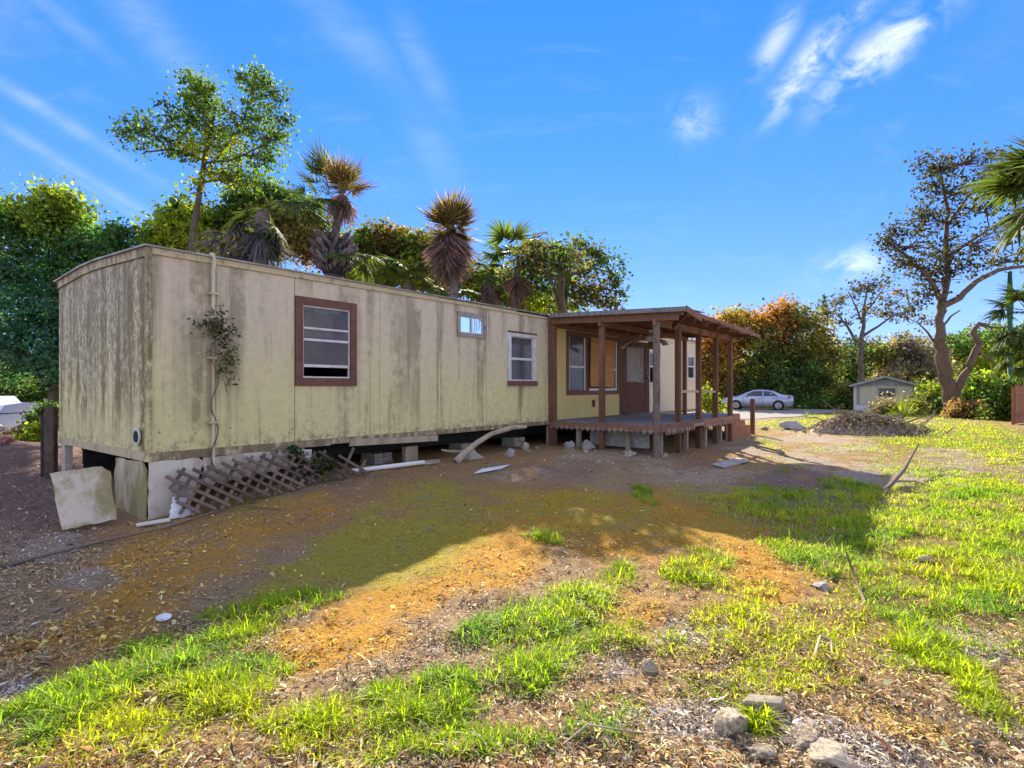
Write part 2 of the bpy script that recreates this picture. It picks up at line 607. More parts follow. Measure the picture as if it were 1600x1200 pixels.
M['greywood'] = simple('grey deck wood', (.23, .215, .21), (.14, .125, .115), 5, .85, (.3, 3, 1), .35, .7, .4)
M['palewood'] = simple('pale weathered wood', (.40, .33, .23), (.24, .19, .13), 6, .85, (1, 1, .3), .35, .7, .4)
M['lattice'] = simple('weathered lattice wood', (.085, .058, .042), (.17, .12, .088), 9, .85, (1, 1, 1), .35, .7, .4, .2, 0, None, .4)
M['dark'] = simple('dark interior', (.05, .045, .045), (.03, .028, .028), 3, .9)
M['inner'] = simple('interior panelling', (.16, .12, .09), (.1, .08, .06), 3, .9)
M['alu'] = simple('painted sash', (.62, .6, .58), (.42, .4, .38), 9, .5, (1, 1, 1), .4, .75, .15, .4)
M['whitepaint'] = simple('dirty white panel', (.60, .54, .44), (.34, .28, .2), 4, .6, (1, 1, .6), .46, .76, .2)
M['mossypanel'] = simple('mossy cream panel', (.52, .44, .33), (.27, .225, .10), 3.2, .75, (1.3, 1.3, .5), .42, .66, .3, .25, 0, ((.2, .17, .09), 20, .62))
M['plywood'] = simple('plywood', (.52, .26, .10), (.43, .21, .08), 4, .8, (.5, 1, 3), .35, .65, .2)
M['glass'] = mat_glass('dirty glass')
M['glass_clear'] = mat_glass('clear glass', (.4, .42, .45), .88, .06)
M['black'] = simple('black rubber', (.02, .02, .02), (.03, .03, .03), 8, .8)
M['concrete'] = simple('concrete block', (.40, .38, .34), (.27, .25, .22), 8, .9, (1, 1, 1), .35, .65, .5)
M['rock'] = simple('limestone', (.50, .42, .29), (.2, .155, .095), 5, .95, (1, 1, 1), .38, .64, 1.0, .1, 0, ((.12, .09, .05), 11, .62))
M['rockdirty'] = simple('grey rubble', (.36, .34, .3), (.2, .185, .16), 6, .95, (1, 1, 1), .4, .66, .7)
M['fringe'] = simple('worn fringe paint', (.34, .23, .18), (.19, .115, .085), 14, .8, (1, 1, 1), .38, .62, .3)
M['spout'] = simple('cream downspout', (.52, .45, .3), (.33, .27, .16), 5, .6, (1, 1, .5), .42, .7, .15)
M['greycasing'] = simple('bare grey casing', (.34, .29, .25), (.22, .18, .16), 8, .8)
M['pvc'] = simple('white pipe', (.68, .66, .6), (.45, .41, .34), 5, .5, (1, 1, 1), .5, .8, .1, .4)
M['bark'] = simple('tree bark', (.10, .072, .052), (.19, .15, .115), 9, .95, (1, 1, .3), .35, .65, 1.0)
M['barkred'] = simple('warm tree bark', (.07, .046, .032), (.145, .10, .07), 7, .95, (1, 1, .35), .35, .65, 1.0)
M['palmtrunk'] = simple('palm trunk', (.10, .075, .068), (.22, .17, .155), 9, .95, (1, 1, 1), .35, .65, .8)
M['stick'] = simple('dry sticks', (.15, .11, .08), (.27, .215, .16), 10, .95, (1, 1, 1), .35, .65, .4, .2, 0, None, .5)
M['leaf'] = mat_leaf('foliage')
M['drygrassleaf'] = mat_leaf('dry fronds', .35, .7, (1.2, 1.1, .9))
M['grass'] = mat_leaf('grass blades', .55, .5, (1.7, 1.8, .5))
M['litter'] = mat_leaf('leaf litter', .15, .8, (1, 1, 1))
M['ground'] = mat_ground('soil and litter')
M['asphalt'] = simple('pale driveway', (.30, .27, .23), (.22, .2, .175), 3, .95, (1, 1, 1), .35, .65, .3)
M['carpaint'] = simple('silver car paint', (.42, .45, .50), (.38, .41, .46), 2, .3, (1, 1, 1), .3, .7, 0.0, .6, .5)
M['carglass'] = simple('dark car glass', (.02, .025, .04), (.015, .02, .035), 2, .06, (1, 1, 1), .3, .7, 0.0, .8)
M['rim'] = simple('alloy rim', (.55, .55, .55), (.45, .45, .45), 4, .35, (1, 1, 1), .3, .7, 0, .5, .6)
M['redlens'] = simple('red lens', (.35, .02, .02), (.25, .015, .015), 4, .2)
M['shedwall'] = simple('grey green boards', (.33, .34, .32), (.25, .26, .25), 4, .8, (1, 1, .4), .35, .7, .2)
M['shedpanel'] = simple('cream panel', (.55, .49, .36), (.46, .41, .3), 4, .8)
M['shedroof'] = simple('shingle roof', (.22, .21, .19), (.13, .125, .115), 6, .9)
M['shingle'] = M['shedroof']
M['fence'] = simple('red brown pickets', (.36, .16, .085), (.25, .105, .055), 6, .85, (1, 1, .3), .35, .7, .35, .2, 0, None, .4)
M['greenpole'] = simple('green pole paint', (.03, .13, .11), (.02, .09, .075), 5, .6)
M['wire'] = simple('wire', (.03, .03, .03), (.04, .04, .04), 5, .7)
M['brass'] = simple('brass knob', (.5, .42, .28), (.4, .33, .2), 9, .35, (1, 1, 1), .3, .7, 0, .5, .8)
M['curtain'] = simple('sheer curtain', (.62, .55, .5), (.3, .25, .23), 7, .9, (7, 7, .5), .4, .62, .1)
M['bluewhite'] = simple('white boat hull', (.62, .68, .78), (.5, .56, .66), 3, .5, (1, 1, 1), .3, .7, .05, .4)
M['bluetarp'] = simple('blue tarpaulin', (.12, .22, .5), (.08, .15, .36), 5, .6)
M['pinkbag'] = simple('faded red bag', (.45, .13, .11), (.6, .36, .32), 7, .8, (1, 1, 1), .4, .65, .3)
M['whitebag'] = simple('white plastic', (.74, .75, .74), (.58, .58, .56), 9, .5, (1, 1, 1), .35, .65, .4)

# ------------------------------------------------------------------ the ground
def img(x, y, z):
    yy = np.maximum(np.asarray(y, float), .25)
    return CX + FPX * np.asarray(x, float) / yy, CY + FPX * (EYE - np.asarray(z, float)) / yy


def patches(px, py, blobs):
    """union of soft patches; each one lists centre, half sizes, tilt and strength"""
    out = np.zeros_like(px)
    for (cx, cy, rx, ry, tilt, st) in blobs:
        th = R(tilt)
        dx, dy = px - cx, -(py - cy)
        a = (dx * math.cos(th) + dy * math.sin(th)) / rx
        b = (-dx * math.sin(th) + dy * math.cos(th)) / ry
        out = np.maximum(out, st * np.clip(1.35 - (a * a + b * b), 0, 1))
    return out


GRASS = [(1330, 702, 90, 9, 0, .5), (1440, 738, 80, 10, 0, .5), (1235, 732, 40, 7, 0, .45), (1280, 676, 60, 6, 0, .4), (1210, 712, 30, 6, 0, .5), (1460, 930, 190, 50, -4, .42), (1500, 765, 130, 26, 0, .55), (1340, 1010, 130, 40, -10, .34), (1160, 965, 90, 28, 0, .5), (1560, 1110, 70, 36, -30, .45), (1590, 900, 70, 60, 0, .9), (1300, 820, 100, 26, 0, .8), (1480, 720, 150, 22, 0, .3), (700, 1160, 120, 30, 0, .45), (930, 1000, 90, 30, 10, .6), (560, 1120, 120, 40, 8, .7), (1130, 1080, 90, 30, 0, .28), (850, 965, 135, 46, 20, 1.0), (960, 905, 50, 26, 20, .9), (745, 990, 45, 26, 20, .8), (830, 1055, 90, 38, 10, .8), (640, 1105, 120, 50, 5, .95),
         (700, 1070, 60, 30, 0, .7), (470, 945, 62, 20, 15, 1.0), (370, 985, 80, 26, 20, .95), (250, 1035, 90, 32, 20, .95), (350, 1070, 110, 45, 10, .85),
         (130, 1085, 110, 40, 20, .85), (60, 1120, 90, 36, 15, .75), (190, 1150, 190, 50, 5, .5), (520, 1170, 110, 35, 0, .55), (800, 1165, 80, 26, 0, .5),
         (1085, 895, 62, 34, 15, .9), (1160, 920, 50, 20, 0, .5), (1270, 860, 95, 26, -6, .9), (1380, 820, 90, 36, 10, .95), (1500, 790, 130, 45, 10, .9), (1570, 850, 110, 60, 0, .95),
         (1480, 880, 110, 32, 0, .85), (1540, 945, 90, 26, -5, .95), (1330, 890, 80, 20, 0, .7), (1440, 1005, 70, 34, -35, .9), (1520, 1065, 60, 26, -40, .7), (1380, 960, 50, 22, 0, .55),
         (850, 836, 30, 13, 0, 1.0), (998, 770, 16, 14, 0, .9), (1210, 790, 120, 32, 0, .75), (1330, 775, 70, 25, 0, .8), (1470, 680, 130, 24, 0, .85), (1580, 700, 90, 30, 0, .7),
         (1240, 664, 75, 9, 0, .8), (1200, 690, 28, 9, 0, .6), (1400, 725, 60, 14, 0, .35), (1180, 1000, 130, 40, 0, .38), (1080, 1010, 70, 30, 0, .4), (1250, 1060, 120, 34, 0, .35), (1300, 960, 110, 30, 0, .3),
         (950, 1130, 80, 40, 0, .35), (1190, 1135, 30, 22, 0, .8), (420, 1120, 90, 30, 0, .5), (1500, 1000, 90, 30, -30, .35), (1590, 1010, 60, 50, -30, .3), (640, 860, 150, 34, 14, .10)]
MOSS = [(600, 860, 190, 62, 14, .85), (450, 905, 110, 40, 20, .8), (700, 790, 160, 40, 8, .6), (1090, 830, 120, 28, 0, .4), (900, 800, 160, 40, 0, .5), (1150, 780, 120, 30, 0, .5), (400, 790, 100, 25, 20, .4)]
ORANGE = [(520, 1000, 120, 50, 10, .9), (760, 870, 110, 60, 12, .95), (880, 805, 120, 40, 0, .9), (1060, 815, 120, 40, -12, 1.0), (1200, 880, 90, 50, -30, 1.0), (430, 820, 120, 34, 18, .55), (250, 890, 190, 60, 18, .6), (130, 990, 180, 60, 18, .55), (330, 850, 160, 40, 18, .55),
          (620, 930, 120, 36, 14, .9), (1000, 960, 70, 40, 0, .5), (60, 1170, 120, 40, 0, .55), (1060, 1190, 120, 40, 0, .3), (1330, 900, 60, 20, 0, .5), (1420, 1140, 150, 30, -12, .35), (980, 850, 110, 30, 0, .9)]
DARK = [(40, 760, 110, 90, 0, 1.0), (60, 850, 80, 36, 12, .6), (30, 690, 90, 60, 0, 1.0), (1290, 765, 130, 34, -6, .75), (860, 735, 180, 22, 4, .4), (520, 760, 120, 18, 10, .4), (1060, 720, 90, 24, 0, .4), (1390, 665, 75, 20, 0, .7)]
SAND = [(60, 860, 60, 14, 10, .9), (130, 905, 60, 14, 10, .7), (30, 1090, 50, 22, 0, .8), (1220, 715, 80, 12, -10, .9), (1290, 690, 90, 14, -10, .9), (1420, 755, 110, 20, -6, .8), (1500, 720, 110, 18, 0, .6), (1540, 1010, 90, 30, -10, .75),
        (1090, 995, 60, 24, 0, .6), (950, 1050, 40, 18, 0, .7), (1090, 1130, 130, 40, 0, .6), (1330, 1170, 160, 40, -20, .6), (700, 1150, 70, 24, 0, .5), (1350, 740, 90, 14, 0, .8), (960, 715, 130, 14, 0, .6), (1080, 745, 110, 12, 0, .55), (820, 745, 70, 9, 0, .45), (1180, 655, 60, 9, 0, .5)]
GREENISH = [(1480, 840, 190, 100, 8, .75), (1500, 690, 190, 40, 0, .9), (1230, 800, 130, 34, 0, .6), (1250, 660, 110, 14, 0, .9), (850, 970, 140, 60, 18, .7), (640, 1110, 130, 55, 5, .6), (300, 1040, 200, 60, 18, .5), (1220, 1010, 160, 60, 0, .35)]


def soil(x, y, z):
    px, py = img(x, y, z)
    w = fbm(x, y, .8, 4) - .5
    w2 = fbm(x + 40, y + 11, 2.6, 4) - .5
    w3 = fbm(x + 3, y + 71, 9.0, 3) - .5
    px = px + 90 * w + 45 * w2
    py = py + 40 * w2 - 30 * w
    vis = ((y > 2.0) & (y < 60))[:, None]
    litter = np.array([.50, .34, .18])
    c = np.tile(litter, (len(x), 1))
    rnd_or = S(.45, .62, fbm(x + 80, y, .35, 3))
    c = c * (1 - .4 * rnd_or[:, None]) + np.array([.50, .26, .06]) * .4 * rnd_or[:, None]

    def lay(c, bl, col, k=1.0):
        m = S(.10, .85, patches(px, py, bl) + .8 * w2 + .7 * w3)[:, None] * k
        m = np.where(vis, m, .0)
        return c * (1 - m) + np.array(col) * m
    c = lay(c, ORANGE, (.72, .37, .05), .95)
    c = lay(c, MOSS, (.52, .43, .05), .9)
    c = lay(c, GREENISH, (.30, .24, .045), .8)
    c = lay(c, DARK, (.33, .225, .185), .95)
    c = lay(c, SAND, (.56, .45, .34), .85)
    far = S(22, 34, y)[:, None]
    lawn = np.array([.27, .25, .05]) * (.75 + .5 * fbm(x, y, .25, 3))[:, None]
    c = c * (1 - far) + lawn * far
    return np.clip(c, .01, .9)


def build_ground():
    ys = [-6.0]
    while ys[-1] < 14:
        ys.append(ys[-1] + (.055 if ys[-1] > 1.5 else .25))
    st = .06
    while ys[-1] < 1500:
        st *= 1.035
        ys.append(ys[-1] + st)
    ys = np.array(ys)
    nc = 420
    u = np.linspace(-1, 1, nc)
    half = 9 + 1.35 * np.maximum(ys, 0)
    X = half[:, None] * u[None, :]
    Y = np.repeat(ys[:, None], nc, 1)
    x, y = X.ravel(), Y.ravel()
    z = ground_z(x, y)
    nr = len(ys)
    idx = np.arange(nr * nc).reshape(nr, nc)
    q = np.stack([idx[:-1, :-1], idx[:-1, 1:], idx[1:, 1:], idx[1:, :-1]], -1).reshape(-1, 4)
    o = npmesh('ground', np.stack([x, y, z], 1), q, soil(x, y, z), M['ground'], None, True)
    tag(o, 'yard of dirt, pine litter and patchy grass', None, None, 'structure')
    del o['label']


build_ground()

# driveway where the car stands
def build_drive():
    m = MB()
    pts = []
    n, k = 26, 8
    for i in range(n + 1):
        f = i / n
        for j in range(k + 1):
            g = j / k
            y0, y1 = 25.5 + 5 * f, 37.5 + 4 * f
            x = 8.2 + f * 14
            y = y0 + (y1 - y0) * g + .25 * math.sin(i * .9 + j)
            y += 5.5 * (1 - g) * S(.25, .9, f)
            pts.append((x, float(y), gz(x, float(y)) + .02))
    fs = [(i * (k + 1) + j, (i + 1) * (k + 1) + j, (i + 1) * (k + 1) + j + 1, i * (k + 1) + j + 1) for i in range(n) for j in range(k)]
    m.add(pts, fs)
    tag(m.build('driveway', M['asphalt'], None, True), None, None, None, 'structure')


build_drive()

# ------------------------------------------------------------------ mobile home
home = thing('mobile_home', 'long derelict cream mobile home with mould streaked siding', 'mobile home', C0, ANG)
ZB, ZT, ZTOP, WID, LEN = .69, 3.09, 3.19, 3.57, 17.3


def wall_cells(mb, x0, x1, z0, z1, openings, y0, y1, swap=False):
    xs = sorted({x0, x1, *[v for o in openings for v in o[:2] if x0 < v < x1]})
    zs = sorted({z0, z1, *[v for o in openings for v in o[2:] if z0 < v < z1]})
    for a, b in zip(xs, xs[1:]):
        for c, d in zip(zs, zs[1:]):
            mx, mz = (a + b) / 2, (c + d) / 2
            if any(o[0] < mx < o[1] and o[2] < mz < o[3] for o in openings):
                continue
            if swap:
                mb.box(y0, y1, a, b, c, d)
            else:
                mb.box(a, b, y0, y1, c, d)


# openings in the long wall: (t0, t1, z0, z1)
W1 = (1.83, 2.86, 1.57, 2.84)
W2 = (5.11, 5.92, 2.50, 2.97)
W3 = (6.61, 7.58, 1.57, 2.72)
W4 = (8.82, 11.46, 1.36, 2.90)
W5 = (13.36, 13.92, 1.62, 2.66)
W6 = (16.42, 17.14, 1.80, 2.66)
DOOR = (11.62, 12.58, .80, 2.82)
OPEN = [W1, W2, W3, W4, W5, W6, DOOR]
seams = [0.0, .775, 1.83, 3.34, 4.60, 5.95, 7.05, 8.17]
for a, b in zip(seams, seams[1:]):
    mb = MB()
    wall_cells(mb, a + .006, b - .005, ZB + .09, ZT, OPEN, 0, .05)
    mb.build('siding_panel', M['siding'], home)
for a, b in ((8.17, 11.60),):
    mb = MB()
    wall_cells(mb, a + .10, b, ZB + .09, ZT - .04, OPEN, -.012, .05)
    o = mb.build('siding_panel', M['yellow'], home)
    o['label'] = 'clean yellow siding panel under the porch roof'
for a, b in ((12.60, 14.35), (14.35, 15.75), (15.75, LEN)):
    mb = MB()
    wall_cells(mb, a + .004, b - .004, ZB + .09, ZT, OPEN, 0, .05)
    mb.build('siding_panel', M['white_siding'], home)
mb = MB()
wall_cells(mb, 11.60, 12.60, ZB + .09, ZT, OPEN, 0, .05)
mb.build('siding_panel', M['white_siding'], home)


def arc(w, base=ZTOP):
    return base + .07 * max(0.0, min(1.0, w / 1.7, (WID - w) / 1.2))


# end wall facing the camera (x = 0 plane), three sheets with a bowed top
for a, b in ((0.0, 1.19), (1.19, 2.38), (2.38, WID)):
    n = 6
    pts = [(a + .002, ZB + .09), (b - .002, ZB + .09)] + [(b - .002 + (a - b + .004) * i / n, arc(b - .002 + (a - b + .004) * i / n, ZT - .03)) for i in range(n + 1)]
    MB().prism([(p[0], p[1]) for p in pts], 'x', 0.0 if a else -.0, .05).build('siding_panel', M['siding_end'], home)
# far end, back wall with an opening and floor
mb = MB()
mb.box(LEN - .05, LEN, .05, WID - .05, ZB, ZTOP)
mb.build('end_wall', M['white_siding'], home)
mb = MB()
BK = [(6.6, 11.2, 2.35, 3.30)]
wall_cells(mb, 0.05, LEN, ZB, ZTOP, BK, WID - .05, WID)
mb.build('back_wall', M['inner'], home)
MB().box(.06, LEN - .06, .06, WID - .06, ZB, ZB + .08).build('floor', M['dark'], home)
for x in (4.4, 11.6):
    MB().box(x, x + .06, .06, WID - .07, ZB + .081, ZT).build('partition', M['inner'], home)
# trims
mb = MB()
mb.box(-.015, 2.4, -.02, 0.05, ZB, ZB + .10)
mb.box(2.4, 8.17, -.02, 0.05, ZB + .015, ZB + .10)
mb.box(8.3, LEN, -.02, 0.05, ZB, ZB + .10)
mb.build('bottom_trim', M['trim'], home)
mb = MB()
mb.box(-.02, .05, .051, WID, ZB, ZB + .105)
mb.build('bottom_trim', M['trim'], home)
mb = MB()
for a, b in ((0, 2.2), (2.2, 4.62), (4.62, 6.9), (6.9, 8.6)):
    dz = {2.2: .0, 4.62: -.012, 6.9: -.03}.get(a, 0)
    mb.box(a + .002, b - .002, -.022, .05, ZT + .002, ZTOP - .022 + dz)
mb.box(8.6, LEN, -.02, .05, ZT + .002, ZTOP - .03)
mb.build('top_trim', M['trim'], home)
mb = MB()
n = 16
pp = [(WID * i / n, arc(WID * i / n, ZT - .025)) for i in range(n + 1)]
qq = [(WID * i / n, arc(WID * i / n, ZTOP - .022)) for i in range(n + 1)]
for i in range(n):
    mb.prism([pp[i], pp[i + 1], qq[i + 1], qq[i]], 'x', -.024, .05)
mb.build('top_trim', M['trim'], home)
MB().box(-.028, .03, -.03, .04, ZB, ZTOP - .03).build('corner_trim', M['siding_end'], home)
# roof: bowed sheet with a thin rusty edge
mb = MB()
n = 18
for i in range(n):
    w0, w1 = -.05 + (WID + .1) * i / n, -.05 + (WID + .1) * (i + 1) / n
    z0, z1 = arc(max(0, min(WID, w0)), ZTOP), arc(max(0, min(WID, w1)), ZTOP)
    for (ta, tb_) in (((-.06, 6.5), (11.2, LEN + .05)) if i >= 5 else ((-.06, LEN + .05),)):   # sheets are gone over the middle rooms
        mb.add([(ta, w0, z0 - .02), (tb_, w0, z0 - .02), (tb_, w1, z1 - .02), (ta, w1, z1 - .02), (ta, w0, z0), (tb_, w0, z0), (tb_, w1, z1), (ta, w1, z1)],
               [(0, 3, 2, 1), (4, 5, 6, 7), (0, 1, 5, 4), (1, 2, 6, 5), (2, 3, 7, 6), (3, 0, 4, 7)])
mb.build('roof', M['roof_metal'], home)
# rumpled bits of flashing lifted off the roof edge
mb = MB()
for (t, w, l, h, a) in ((5.0, .3, .8, .10, .2), (5.45, .5, .55, .16, -.3), (6.7, .05, 1.2, .03, .05), (7.5, .02, .9, .04, .1)):
    mb = MB().add([(t, w, ZTOP + .0), (t + l, w + a * .4, ZTOP), (t + l * .9, w + .25, ZTOP + h), (t + l * .2, w + .2, ZTOP + h * .7)], [(0, 1, 2, 3)])
    o = mb.build('flashing', M['trim'], home)
    sm = o.modifiers.new('thick', 'SOLIDIFY')
    sm.thickness = .006
# vertical joint strips between old sheets
for t in (.775, 3.34):
    MB().box(t - .022, t + .022, -.010, -.001, ZB + .101, ZT - .002).build('joint_strip', M['siding'], home)
# chassis beams
for w in (.75, 2.8):
    mb = MB()
    mb.box(.1, LEN - .2, w - .06, w + .06, .62, .688).box(.1, LEN - .2, w - .01, w + .01, .44, .62).box(.1, LEN - .2, w - .06, w + .06, .42, .44)
    mb.build('chassis_beam', M['black'], home)
# loose strip hanging off the bottom edge
mb = MB()
mb.bar((2.72, -.035, .70), (4.56, -.05, .645), .025, .10)
o = mb.build('loose_trim', M['palewood'], home)
o['label'] = 'pale trim board hanging loose below the wall'
# round vent with broken cover low on the end wall
mb = MB()
mb.lathe([(.062, -.012), (.105, -.012), (.105, -.03), (.085, -.034), (.062, -.02)], (0, .30, .965), 20, 'x')
v = mb.build('vent_ring', M['alu'], home)
MB().lathe([(.0, -.028), (.066, -.028), (.066, -.038), (0, -.038)], (0, .30, .965), 16, 'x').build('vent_hole', M['black'], v)


def window(o, casing, cw, cmat, bars, panes, depth=.03, vert=(), sash=.022, top=None, bottom=None, label=None, sm=None, cd=0.0):
    t0, t1, z0, z1 = o
    mb = MB()
    y0 = -depth - cd
    mb.box(t0 - .0, t0 + cw, y0, -.001 - cd, z0, z1)
    mb.box(t1 - cw, t1, y0, -.001 - cd, z0, z1)
    mb.box(t0 + cw, t1 - cw, y0, -.001 - cd, z1 - (top or cw), z1)
    mb.box(t0 + cw, t1 - cw, y0, -.001 - cd, z0, z0 + (bottom or cw))
    f = mb.build('window', cmat, home, bevel=.004)
    if label:
        f['label'] = label
    a, b, c, d = t0 + cw, t1 - cw, z0 + (bottom or cw), z1 - (top or cw)
    sb = MB()
    sb.box(a, a + sash, .0, .03, c, d).box(b - sash, b, .0, .03, c, d).box(a + sash, b - sash, .0, .03, c, c + sash).box(a + sash, b - sash, .0, .03, d - sash, d)
    for z, w in bars:
        sb.box(a + sash, b - sash, -.006, .026, z - w / 2, z + w / 2)
    for t, w in vert:
        sb.box(t - w / 2, t + w / 2, -.008, .024, c + sash, d - sash)
    sb.build('sash', sm or M['alu'], f)
    for (p0, p1, q0, q1, mt) in panes:
        g = MB()
        g.box(max(p0, a + .004), min(p1, b - .004), .012, .016, max(q0, c + .004), min(q1, d - .004))
        g.build('pane', mt, f)
    return f


MB  # brown cased window near the camera: three awning panes, lowest one gone
f1 = window(W1, .03, .115, M['brown'], [(2.40, .03), (2.235, .035), (1.86, .04)],
            [(W1[0], W1[1], 2.235, 3.0, M['glass']), (W1[0], W1[1], 1.86, 2.235, M['glass'])], label='window in a wide brown casing with lowest pane missing')
for i, (t, l, h) in enumerate(((2.16, .12, .05), (2.26, .16, .07), (2.40, .12, .05), (2.5, .1, .06), (2.0, .07, .04))):
    MB().box(t, t + l, .034, .038, 2.70 - h, 2.70).build('torn_paper', M['whitebag'], f1)
MB().box(2.08, 2.6, .22, .25, 2.30, 2.66).build('curtain', M['curtain'], f1)
# small high window open to the sky
f2 = window(W2, .03, .075, M['greycasing'], [], [(5.52, 5.9, 2.4, 3.0, M['glass_clear'])], vert=((5.50, .045),), sm=M['alu'], label='small high window with sky showing through')
mb = MB()
for (x, z0, z1) in ((5.6, 2.6, 2.9), (5.66, 2.62, 2.85), (5.74, 2.66, 2.88)):
    mb.tube([(x, .03, z0), (x + .05, .035, (z0 + z1) / 2), (x + .01, .03, z1)], .006, 4)
mb.build('dry_vine', M['stick'], f2)
f3 = window(W3, .025, .10, M['alu'], [(2.15, .05)], [(W3[0], W3[1], 1.5, 2.15, M['glass']), (W3[0], W3[1], 2.15, 2.75, M['glass'])], bottom=.12, label='pale framed sash window with brown sill')
MB().box(W3[0] - .02, W3[1] + .02, -.06, -.026, 1.58, 1.685).build('sill', M['brown'], f3)
MB().box(W3[0] - .02, W3[1] + .02, -.045, -.026, 2.69, 2.725).build('head_strip', M['brown'], f3)
for i in range(9):
    x = 6.8 + .07 * i
    mb = MB()
    mb.tube([(x, .034, 2.6), (x + rnd.uniform(-.05, .08), .036, 2.5), (x + rnd.uniform(-.1, .1), .034, 2.42)], .008, 4)
    mb.build('torn_paper', M['whitebag'], f3)
# broad window under the porch
f4 = window(W4, .03, .09, M['brown'], [], [(8.9, 9.72, 1.4, 2.85, M['glass']), (9.9, 10.98, 1.9, 2.85, M['glass']), (10.98, 11.4, 1.4, 2.85, M['glass'])],
            vert=((9.80, .20), (10.95, .10)), sm=M['brown'], cd=.012, label='broad brown window, half covered by a plywood sheet')
mb = MB()
mb.box(8.93, 8.965, -.012, .01, 1.47, 2.78).box(9.66, 9.70, -.012, .01, 1.47, 2.78).box(8.965, 9.66, -.014, .012, 2.02, 2.07).box(9.9, 11.36, -.012, .01, 1.46, 1.52).box(11.30, 11.36, -.014, .012, 1.52, 2.78).box(11.0, 11.30, -.014, .012, 2.0, 2.05)
mb.build('sash', M['alu'], f4)
mb = MB()
for i in range(12):
    x = 9.0 + .05 * i
    mb.tube([(x, .05, 1.5 + rnd.uniform(0, .1)), (x + rnd.uniform(-.2, .2), .06, 1.7 + rnd.uniform(0, .2)), (x + rnd.uniform(-.2, .2), .05, 1.55 + rnd.uniform(0, .35))], .009, 4)
mb.build('torn_screen', M['whitebag'], f4)
MB().box(8.98, 9.66, .14, .17, 1.42, 1.66).build('cardboard', M['palewood'], f4)
mb = MB()
mb.box(9.86, 11.10, -.072, -.054, 1.56, 2.80)
o = mb.build('plywood_sheet', M['plywood'], home, rot=(0, R(1.2), 0))
o.location = (-.03, 0, .22)
o['label'] = 'orange plywood sheet boarded over the window'
# windows on the pale far part
for wn, lab in ((W5, 'narrow white cased window beside the door'), (W6, 'end window with its lower half open')):
    z0, z1 = wn[2:]
    window(wn, .03, .06, M['alu'], [((z0 + z1) / 2 + .04, .05)], [(wn[0], wn[1], (z0 + z1) / 2, z1, M['glass'])], label=lab)
# wall socket
f = MB().box(10.02, 10.14, -.04, -.013, 1.05, 1.23).build('outlet_box', M['lattice'], home)
mb = MB()
mb.box(10.045, 10.115, -.044, -.04, 1.15, 1.20).box(10.045, 10.115, -.044, -.04, 1.08, 1.13)
mb.build('socket', M['black'], f)
# door frame and door ajar, hinged at its left
mb = MB()
mb.box(11.50, 11.62, -.04, .05, .80, 2.95).box(12.58, 12.66, -.03, .05, .80, 2.92).box(11.62, 12.58, -.04, .05, 2.82, 2.95)
mb.build('door_frame', M['brown'], home, bevel=.004)
door = MB()
DW, DH = .95, 1.98
door.box(0, .15, -.022, .022, 0, DH).box(DW - .17, DW, -.022, .022, 0, DH).box(.15, DW - .17, -.022, .022, DH - .13, DH).box(.15, DW - .17, -.022, .022, 0, .86)
dmesh = door.build('door', M['brown'], home, bevel=.004, loc=(11.62, -.03, .83), rot=(0, 0, R(-25)))
dmesh['label'] = 'brown door with curtained glass, standing ajar'
MB().box(.151, DW - .171, -.004, .004, .861, DH - .131).build('pane', M['glass_clear'], dmesh)
cm = MB()
k = 34
for i in range(k):
    a, b = i / k, (i + 1) / k
    fx = lambda q: .155 + q * (DW - .33)
    fy = lambda q: .018 + .009 * math.sin(q * 41) + .004 * math.sin(q * 17)
    cm.add([(fx(a), fy(a), .87), (fx(b), fy(b), .87), (fx(b), fy(b), DH - .14), (fx(a), fy(a), DH - .14)], [(0, 1, 2, 3)])
cm.build('curtain', M['curtain'], dmesh, True)
pm = MB()
for (x0, x1, z0, z1) in ((.13, DW - .15, .09, .10), (.13, DW - .15, .80, .81), (.13, .14, .10, .80), (DW - .16, DW - .15, .10, .80)):
    pm.box(x0, x1, -.027, -.0225, z0, z1)
pm.build('panel_moulding', M['redwood'], dmesh)
MB().lathe([(.0, -.085), (.026, -.08), (.033, -.06), (.02, -.04), (.014, -.03), (.03, -.0225)], (DW - .08, 0, .98), 12, 'y').build('knob', M['brass'], dmesh, True)
MB().lathe([(.0, -.04), (.026, -.038), (.026, -.0225)], (DW - .08, 0, 1.12), 12, 'y').build('lock', M['brass'], dmesh, True)
# lamp on the pale wall beside the door
lm = MB().lathe([(.0, -.24), (.06, -.235), (.10, -.20), (.11, -.14), (.07, -.09), (.03, -.06), (.05, -.0)], (12.85, 0, 2.74), 16, 'y').build('wall_lamp', M['alu'], home, True)

# downspout on the front wall
mb = MB()
mb.tube([(.70, .0, 3.21), (.70, -.05, 3.20), (.70, -.075, 3.13), (.70, -.05, 3.0), (.70, -.05, 2.42)], [.026, .028, .028, .027, .027], 8)
mb.tube([(.70, -.05, 2.10), (.70, -.05, .55)], [.022, .022], 8)
mb.box(.655, .745, -.09, -.022, 2.40, 2.44)
o = mb.build('downspout', M['spout'], home, True)
for z in (2.7, 1.9, 1.1):
    MB().box(.64, .76, -.086, -.011, z, z + .03).build('strap', M['spout'], o)

# ------------------------------------------------------------------ porch
porch = thing('covered_porch', 'red brown covered porch on posts with grey deck and scalloped fringe', 'porch', W(8.17, 0, 0), ANG)


def gl(dt, s):
    p = W(8.17 + dt, s)
    return gz(p.x, p.y)


def zroof(s):
    return 3.17 - .045 * s


